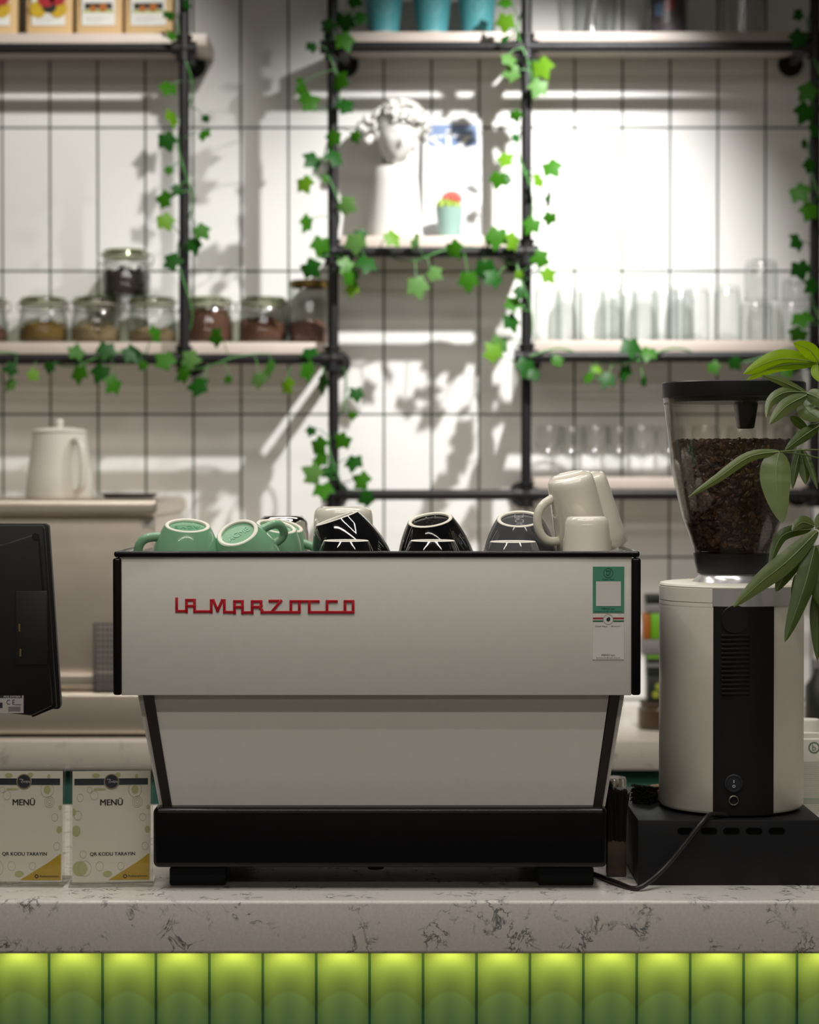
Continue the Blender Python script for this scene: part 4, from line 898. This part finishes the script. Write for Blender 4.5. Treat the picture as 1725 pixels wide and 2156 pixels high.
def clearcup(label, px, printed=None, straw=True):
    t = thing('takeaway_cup', label, 'cup', (X(px, 5.09), 5.09, shelf['B2']), 0, 'clear takeaway cups on the top shelf'); h = .14
    bm = bmn(); lathe(bm, [(0, .002), (.045, .002), (.047, .004), (.054, h), (.057, h+.002), (.0545, h+.003), (.046, .008), (.044, 0), (0, 0)], 40); obj('cup_wall', bm, M['tumbler'], t, world=False)
    bm = bmn(); lathe(bm, [(.057, h+.003), (.058, h+.008), (.04, h+.03), (.012, h+.038), (0, h+.038)], 36); obj('dome_lid', bm, M['tumbler'], t, world=False)
    if straw: bm = bmn(); tube(bm, [(-.004, 0, .004), (.022, .004, h+.06)], .0035, 10); obj('straw', bm, M['black_plastic'], t, world=False)
    if printed: bm = bmn(); arc(bm, 0, 0, .047, .0482, R(-60), R(58), .006, .10, 20); arc(bm, 0, 0, .0482, .0486, R(-12), R(14), .055, .085, 8, 1); arc(bm, 0, 0, .0482, .0486, R(-40), R(-18), .045, .075, 8, 2); obj('printed_sleeve', bm, [M['smoke'], M['red_ink'], M['mag_blue']], t, world=False)
clearcup('clear takeaway cup with a dark straw, beside the ivy post', 1252)
clearcup('takeaway cup with a dusky printed sleeve', 1402, True, False)
clearcup('clear takeaway cup with a dark straw near the end post', 1562)

# ------------------------------------------------------------------ middle shelf: sculpted head, magazine, cactus
sz = shelf['C']; d = 5.122
bu = thing('sculpted_head_planter', 'white sculpted head with curly hair on a tapered pedestal', 'sculpture', (X(832, d), d, sz))
q = d/F
hcol = Z(352, d)-sz
bm = bmn(); lathe(bm, [(0, 0), (60*q, 0), (60*q, .004), (56*q, hcol*.3), (49*q, hcol*.8), (46*q, hcol*.97), (41*q, hcol+.003), (20*q, hcol+.006), (20*q, hcol+.03), (0, hcol+.03)], 40); obj('pedestal', bm, M['plaster'], bu, world=False)
hc = P(837, 290, d-.040)-Vector(bu.location)
rotm = Matrix.Rotation(R(12), 3, 'Y') @ Matrix.Rotation(R(14), 3, 'Z') @ Matrix.Rotation(R(8), 3, 'X')
b = bmesh.new(); bmesh.ops.create_uvsphere(b, u_segments=40, v_segments=28, radius=1)
for v in b.verts:
    n = v.co.copy(); zz = n.z; wd = 1.0-.34*max(0, -zz)**1.3
    p = Vector((n.x*.046*wd, n.y*.052*(1-.12*max(0, -zz)), n.z*.066))
    if n.y < -.2:
        g = lambda x0, z0, sx, szz: math.exp(-((n.x-x0)/sx)**2-((n.z-z0)/szz)**2)
        p.y -= .014*g(0, -.12, .13, .20)+.004*g(0, -.50, .28, .07)+.004*g(0, -.62, .25, .07)+.006*g(0, -.92, .3, .14)
        p.y += .006*(g(.36, .10, .17, .10)+g(-.36, .10, .17, .10))+.003*g(0, -.56, .3, .03)
        p.y -= .004*(g(.36, .10, .09, .05)+g(-.36, .10, .09, .05))+.004*(g(.36, .28, .25, .06)+g(-.36, .28, .25, .06))
    v.co = rotm @ p+hc
bm = bmn(); merge(bm, b)
for s in (-1, 1): ball(bm, rotm @ Vector((s*.046, .004, -.006))+hc, .007, .012, .017, 10, 8, rot=rotm)
obj('head', bm, M['plaster'], bu, world=False, angle=60)
bm = bmn(); rnd = random.Random(3)
for i in range(120):
    a = rnd.uniform(0, 2*PI); e = rnd.uniform(-.15, 1.45)
    dirv = Vector((math.cos(a)*math.cos(e), math.sin(a)*math.cos(e), math.sin(e)))
    if dirv.y < -.45 and dirv.z < .42: continue
    p = Vector((dirv.x*.062, dirv.y*.056, .018+dirv.z*.060)); r_ = rnd.uniform(.010, .016)
    c_ = rotm @ p+hc; ax, ay = frame_of(rotm @ dirv); pts = [c_+(ax*math.cos(t)+ay*math.sin(t))*r_*(1-.10*t)+(rotm @ dirv)*.004*t*.6 for t in [j*.62 for j in range(11)]]
    tube(bm, pts, [r_*.42*(1-.06*j) for j in range(11)], 7)
ball(bm, rotm @ Vector((0, .006, .030))+hc, .056, .050, .050, 24, 14)
for i in range(16):
    a = rnd.uniform(2.2, 3.6); p = rotm @ Vector((math.cos(a)*.078+rnd.uniform(-.012, .012), .012+rnd.uniform(-.02, .02), rnd.uniform(-.03, .045)))+hc; ball(bm, p, rnd.uniform(.008, .013), u=10, v=7)
obj('curly_hair', bm, M['plaster'], bu, world=False, angle=70)
d = 5.165; mg = thing('magazine', 'white magazine with a pale blue masthead standing against the tiles', 'magazine', (X(953, d), d, sz), 0)
lean = Matrix.Rotation(R(-4), 4, 'X'); q = d/F; mw, mh = 124*q, 266*q
bm = bmn(); box(bm, -mw/2, mw/2, 0, .006, 0, mh); bm.transform(lean); obj('pages', bm, M['mag'], mg, world=False)
bm = bmn(); rect(bm, -mw*.40, mw*.42, mh*.77, mh*.945, -.0004, 0); text(bm, 'SİZ', -mw*.02, mh*.82, mw*.66, mh*.17, -.0008, 1, bold=.05)
rect(bm, -mw*.40, mw*.42, mh*.04, mh*.72, -.0004, 3)
for i in range(3): rect(bm, -mw*.3, mw*(.25-.06*i), mh*(.56-.03*i), mh*(.568-.03*i), -.0006, 4)
bm.transform(lean); obj('cover_print', bm, [M['mag_blue'], M['white_ink'], M['mag_grey'], M['mag'], M['label']], mg, world=False, recalc=False)
d = 5.075; q = d/F; ct = thing('potted_cactus', 'small red-topped cactus in a mint pot before the magazine', 'cactus', (X(946, d), d, sz))
ph = Z(438, d)-sz
bm = bmn(); lathe(bm, [(0, 0), (23*q, 0), (29*q, ph), (27*q, ph), (25*q, ph-.006), (0, ph-.006)], 36); obj('pot', bm, M['mint'], ct, world=False)
def ribbed(bm, c, r, hh, n=11, mi=0):
    b = bmesh.new(); bmesh.ops.create_uvsphere(b, u_segments=n*4, v_segments=14, radius=1)
    for v in b.verts:
        a = math.atan2(v.co.y, v.co.x); k = 1+.10*math.cos(n*a); v.co = Vector((v.co.x*r*k, v.co.y*r*k, v.co.z*hh))+Vector(c)
    merge(bm, b)
bm = bmn(); ribbed(bm, (-2*q, 0, ph+2*q), 25*q, 21*q); obj('green_stem', bm, M['cactus_g'], ct, world=False)
bm = bmn(); ribbed(bm, (5*q, -2*q, ph+19*q), 20*q, 16*q); obj('red_crown', bm, M['cactus_r'], ct, world=False)

# ------------------------------------------------------------------ ivy
IVY = [(0, 1.0), (20, .74), (38, .60), (60, .90), (80, .68), (106, .56), (130, .66), (156, .46), (180, .26)]
def ivy_leaf(bm, c, size, tone, rng, ang=None, flat=None):
    yaw = rng.gauss(0, .5) if flat is None else flat; pit = rng.gauss(-.15, .3)
    rot = Matrix.Rotation(yaw, 3, 'Z') @ Matrix.Rotation(pit, 3, 'X') @ Matrix.Rotation(ang if ang is not None else rng.gauss(0, .9), 3, 'Y')
    pts = []
    for s in (1, -1):
        seq = IVY if s == 1 else IVY[1:-1][::-1]
        for a, r in seq:
            t = R(a)*s; pts.append((math.sin(t)*r, -math.cos(t)*r, r))
    cv = bm.verts.new(c+rot @ (Vector((0, -.10, 0))*size*.5))
    vs = [bm.verts.new(c+rot @ (Vector((u*.92, .16*(abs(u)**1.5)+.14*max(0, -w)**2-.03, w))*size*.55)) for u, w, r in pts]
    for i in range(len(vs)):
        f = bm.faces.new((cv, vs[i], vs[(i+1) % len(vs)])); f.material_index = 'dmlp'.index(tone)
    return c+rot @ (Vector((0, 0, .22))*size*.55)
def vine(label, path, leaves, seed, turns, rad=.017, coil=True):
    rng = random.Random(seed); pts = [P(a, b, DP) for a, b in path]
    sm = smooth(pts, 26); L = 0; out = []
    for i, p in enumerate(sm):
        if i: L += (p-sm[i-1]).length
        t = (sm[min(i+1, len(sm)-1)]-sm[max(i-1, 0)]).normalized(); ax, ay = frame_of(t); ph_ = L*turns
        rr = rad*(1+.25*math.sin(L*23+seed))
        out.append(p+(ax*math.cos(ph_)+ay*math.sin(ph_))*rr)
    v = thing('ivy_garland', label, 'ivy', out[-1], 0, 'ivy garlands wound on the pipe frame')
    bs = bmn(); tube(bs, out, .0022, 6); bl = bmn()
    for (px, py, s, tone) in leaves:
        dd = DP-rng.uniform(.020, .055)
        c = P(px, py, dd); base = ivy_leaf(bl, c, s/F*DP*1.42, tone, rng)
        near = min(out, key=lambda o: (o-base).length); mid = (near+base)/2+Vector((0, 0, .006))
        tube(bs, [near, mid, base], [.0014, .0012, .0010], 5)
    obj('stem', bs, M['stem'], v); obj('leaves', bl, [M['leaf_d'], M['leaf_m'], M['leaf_l'], M['leaf_p']], v, angle=80, recalc=False)
vine('ivy winding down the short pipe post beside the kraft bags', [(388, -60), (388, 300), (388, 720)],
     [(355, 30, 26, 'd'), (358, 74, 26, 'm'), (392, 8, 24, 'd'), (356, 183, 38, 'm'), (362, 244, 40, 'l'), (350, 292, 40, 'd'), (356, 356, 20, 'm'), (374, 398, 26, 'd'), (350, 420, 38, 'm'), (346, 462, 38, 'l'), (422, 484, 36, 'm'), (409, 512, 38, 'd'), (358, 550, 40, 'd'), (431, 280, 30, 'm'), (432, 248, 18, 'd')], 1, 24)
vine('ivy trailing along the pipe under the tea jars', [(-60, 756), (200, 752), (388, 757), (560, 757), (690, 752)],
     [(27, 776, 30, 'd'), (68, 786, 28, 'l'), (24, 806, 32, 'p'), (160, 746, 36, 'm'), (167, 782, 40, 'm'), (224, 733, 40, 'd'), (274, 741, 42, 'd'), (214, 780, 42, 'd'), (241, 806, 42, 'm'), (325, 705, 38, 'm'), (352, 762, 44, 'm'), (396, 756, 40, 'p'), (388, 785, 38, 'm'), (424, 812, 46, 'd'), (458, 708, 40, 'm'), (482, 797, 20, 'm'), (546, 796, 36, 'p'), (570, 772, 40, 'm'), (604, 809, 36, 'l'), (652, 740, 36, 'd'), (648, 776, 42, 'm'), (678, 802, 44, 'd'), (105, 770, 24, 'd'), (300, 768, 22, 'm')], 2, 21)
vine('ivy wound on the tall post between jars and sculpted head, upper stretch', [(700, -60), (700, 250), (701, 500)],
     [(745, 0, 34, 'd'), (726, 42, 44, 'd'), (688, 55, 36, 'd'), (724, 82, 42, 'm'), (656, 96, 26, 'd'), (712, 170, 44, 'm'), (632, 182, 42, 'm'), (646, 216, 44, 'm'), (732, 224, 38, 'd'), (704, 286, 36, 'm'), (747, 284, 28, 'm'), (661, 336, 42, 'd'), (708, 332, 40, 'd'), (640, 384, 38, 'l'), (683, 375, 22, 'm'), (726, 430, 40, 'p'), (648, 466, 38, 'm'), (760, 35, 30, 'd')], 3, 22)
vine('ivy trailing along the pipe under the sculpted head', [(690, 540), (850, 531), (1000, 533), (1105, 540)],
     [(676, 512, 42, 'm'), (652, 562, 44, 'd'), (748, 506, 44, 'p'), (764, 496, 28, 'd'), (772, 552, 44, 'd'), (726, 562, 42, 'p'), (738, 580, 38, 'm'), (742, 604, 34, 'l'), (823, 498, 38, 'l'), (874, 506, 36, 'p'), (954, 520, 40, 'm'), (878, 598, 46, 'p'), (912, 574, 34, 'p'), (986, 586, 42, 'm'), (1022, 562, 46, 'd'), (1042, 584, 40, 'd'), (1048, 494, 46, 'm'), (1082, 505, 40, 'l'), (1035, 500, 34, 'm')], 4, 24)
vine('ivy wound on the post between cactus shelf and tumblers', [(1109, -60), (1109, 300), (1109, 560), (1109, 770)],
     [(1068, 5, 32, 'm'), (1065, 42, 40, 'l'), (1066, 80, 24, 'd'), (1070, 122, 34, 'p'), (1082, 152, 36, 'p'), (1140, 138, 46, 'l'), (1136, 180, 40, 'p'), (1085, 240, 28, 'm'), (1086, 288, 22, 'd'), (1060, 338, 36, 'l'), (1050, 374, 36, 'm'), (1068, 376, 26, 'd'), (1160, 350, 42, 'm'), (1136, 378, 34, 'l'), (1157, 420, 38, 'd'), (1159, 456, 30, 'm'), (1122, 470, 38, 'm'), (1143, 544, 38, 'm'), (1152, 576, 36, 'l'), (1095, 578, 22, 'l'), (1096, 612, 28, 'd'), (1077, 638, 40, 'm'), (1075, 673, 42, 'd'), (1052, 722, 44, 'p'), (1042, 746, 42, 'l'), (1108, 768, 44, 'd'), (1122, 785, 30, 'd')], 5, 23)
vine('ivy trailing along the pipe under the upturned tumblers', [(1115, 752), (1280, 754), (1420, 752), (1700, 752)],
     [(1328, 726, 46, 'd'), (1366, 741, 36, 'm'), (1280, 796, 36, 'd'), (1240, 792, 28, 'm'), (1316, 780, 36, 'd'), (1356, 800, 26, 'd'), (1256, 776, 22, 'l'), (1172, 757, 26, 'm'), (1502, 770, 28, 'm'), (1546, 762, 30, 'd'), (1620, 782, 28, 'd'), (1655, 778, 30, 'm')], 6, 23)
vine('ivy wound on the end post above the house plant', [(1716, -60), (1716, 300), (1715, 700)],
     [(1684, 30, 26, 'd'), (1684, 76, 40, 'd'), (1704, 190, 42, 'm'), (1698, 232, 46, 'd'), (1712, 275, 34, 'd'), (1694, 300, 24, 'd'), (1706, 345, 30, 'd'), (1682, 402, 44, 'm'), (1706, 440, 40, 'm'), (1680, 508, 40, 'd'), (1684, 563, 42, 'd'), (1688, 668, 46, 'm'), (1684, 702, 40, 'm'), (1712, 600, 34, 'd')], 7, 22)
vine('ivy hanging around the foot of the tall post, behind the cups', [(702, 770), (730, 850), (704, 930), (702, 1030)],
     [(750, 826, 32, 'd'), (742, 872, 20, 'm'), (670, 934, 40, 'm'), (656, 905, 22, 'd'), (725, 925, 36, 'm'), (676, 972, 34, 'm'), (690, 990, 32, 'd'), (746, 970, 40, 'd'), (766, 1014, 40, 'm'), (664, 1000, 46, 'p'), (680, 1028, 44, 'm'), (776, 1048, 36, 'd')], 8, 20)

# ------------------------------------------------------------------ house plant in front of the grinder
pl = thing('potted_plant', 'leafy house plant with long drooping leaves in front of the grinder', 'plant', (X(1862, 2.87), 2.87, CT+.0005))
px_, py_ = pl.location.x, pl.location.y
bm = bmn(); lathe(bm, [(0, 0), (.042, 0), (.055, .10), (.058, .10), (.058, .108), (.052, .108), (.05, .095), (0, .095)], 36); obj('pot', bm, M['unglazed'], pl, world=False)
bm = bmn(); lathe(bm, [(0, .090), (.050, .094), (0, .099)], 24); obj('soil', bm, M['herb_dark'], pl, world=False)
hubs = {'A': P(1722, 764, 2.86), 'B': P(1700, 829, 2.83), 'C': P(1641, 951, 2.80), 'D': P(1718, 1112, 2.83), 'E': P(1704, 895, 2.85)}
base = Vector((px_, py_, CT+.09))
bm = bmn(); topz = P(1838, 900, 2.87)
tr = smooth([base, base+Vector((.006, 0, .2)), P(1845, 1200, 2.87), topz], 8); tube(bm, tr, [.010-.006*i/(len(tr)-1) for i in range(len(tr))], 10); obj('trunk', bm, M['twig'], pl)
bm = bmn()
for h, a in (('A', P(1838, 900, 2.87)), ('B', P(1838, 930, 2.87)), ('C', P(1840, 985, 2.87)), ('D', P(1842, 1150, 2.87)), ('E', P(1838, 915, 2.87))):
    m_ = (hubs[h]+a)/2+Vector((0, 0, .012)); tube(bm, smooth([a, m_, hubs[h]], 8), .0013, 6)
tube(bm, smooth([P(1840, 1010, 2.87), P(1725, 965, 2.83), hubs['C']], 8), .0011, 6)
obj('leaf_stalks', bm, M['twig'], pl)
def leaf(name, pts, wpx, m, d0=2.84, d1=None, fold=.30, twist=0.0, vein=True):
    d1 = d0-.02 if d1 is None else d1; k = len(pts)
    ctr = [P(a, b, d0+(d1-d0)*i/(k-1)) for i, (a, b) in enumerate(pts)]
    sm = smooth(ctr, 18//(k-1)+1); n = len(sm); bm = bmn(); prev = None; ribs = []
    for i, p in enumerate(sm):
        t = (sm[min(i+1, n-1)]-sm[max(i-1, 0)]).normalized(); u = i/(n-1)
        side = Vector((0, -1, 0)).cross(t)
        side = side.normalized() if side.length > 1e-5 else Vector((1, 0, 0))
        nrm = t.cross(side).normalized()
        side = (side*math.cos(twist)+nrm*math.sin(twist)).normalized(); nrm = t.cross(side).normalized()
        if nrm.y > 0: nrm = -nrm
        w_ = wpx/F*d0*.5*max(.02, math.sin(PI*min(1, (u*.97+.03)**.82))**.85)
        wav = .07*math.sin(u*26)
        row = []
        for s in (-1, -.55, 0, .55, 1):
            q_ = p+side*w_*s-nrm*(fold*abs(s)**1.3*w_)+nrm*(wav*w_*(1-abs(abs(s)*2-1))*.5)
            row.append(bm.verts.new(q_))
        if prev:
            for j in range(4): bm.faces.new((prev[j], prev[j+1], row[j+1], row[j]))
        prev = row; ribs.append(p+nrm*.0004)
    tube(bm, ribs, [max(.0002, .0008*(1-i/n)) for i in range(n)], 5, mi=1)
    if vein:
        pass
    return obj(name, bm, [m, M['vein']], pl, angle=85, recalc=False)
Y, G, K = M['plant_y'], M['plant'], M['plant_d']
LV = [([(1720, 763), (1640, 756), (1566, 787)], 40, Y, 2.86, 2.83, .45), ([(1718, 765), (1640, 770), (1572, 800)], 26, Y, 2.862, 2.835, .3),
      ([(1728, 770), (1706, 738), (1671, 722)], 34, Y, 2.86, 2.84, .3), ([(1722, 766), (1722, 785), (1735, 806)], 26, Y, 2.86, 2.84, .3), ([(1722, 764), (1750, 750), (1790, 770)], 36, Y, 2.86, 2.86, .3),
      ([(1699, 828), (1650, 805), (1604, 790)], 17, G, 2.83, 2.81, .2), ([(1699, 826), (1655, 826), (1624, 845), (1614, 880)], 25, G, 2.83, 2.80, .4),
      ([(1699, 832), (1655, 856), (1621, 893)], 32, G, 2.828, 2.80, .3), ([(1700, 828), (1722, 838), (1748, 862)], 34, G, 2.83, 2.82, .3), ([(1688, 845), (1704, 866), (1732, 884)], 42, G, 2.84, 2.82, .3),
      ([(1700, 905), (1680, 888), (1664, 877)], 20, K, 2.85, 2.84, .3), ([(1726, 896), (1692, 918), (1653, 948)], 27, K, 2.84, 2.81, .35),
      ([(1641, 951), (1578, 962), (1510, 1008), (1449, 1047)], 23, G, 2.80, 2.77, .35), ([(1641, 951), (1634, 1010), (1648, 1101)], 66, G, 2.80, 2.775, .18),
      ([(1686, 945), (1676, 985), (1669, 1030)], 18, K, 2.85, 2.84, .3), ([(1684, 945), (1694, 985), (1697, 1020)], 27, K, 2.85, 2.84, .3), ([(1692, 948), (1708, 985), (1722, 1030)], 15, K, 2.845, 2.83, .3),
      ([(1715, 1108), (1690, 1100), (1668, 1118)], 28, G, 2.83, 2.81, .4), ([(1708, 1114), (1648, 1128), (1619, 1196)], 26, K, 2.83, 2.80, .3),
      ([(1722, 1118), (1660, 1180), (1600, 1228), (1545, 1278)], 44, G, 2.82, 2.775, .25), ([(1708, 1140), (1668, 1185), (1634, 1246)], 44, K, 2.835, 2.81, .3),
      ([(1716, 1150), (1694, 1235), (1653, 1352)], 44, K, 2.82, 2.79, .3), ([(1742, 1150), (1722, 1200), (1740, 1290)], 60, K, 2.83, 2.81, .3), ([(1740, 1200), (1722, 1290), (1722, 1392)], 32, K, 2.84, 2.82, .3),
      ([(1676, 1210), (1671, 1240), (1667, 1275)], 9, K, 2.84, 2.835, .3), ([(1720, 1112), (1750, 1090), (1790, 1110)], 40, G, 2.83, 2.83, .3)]
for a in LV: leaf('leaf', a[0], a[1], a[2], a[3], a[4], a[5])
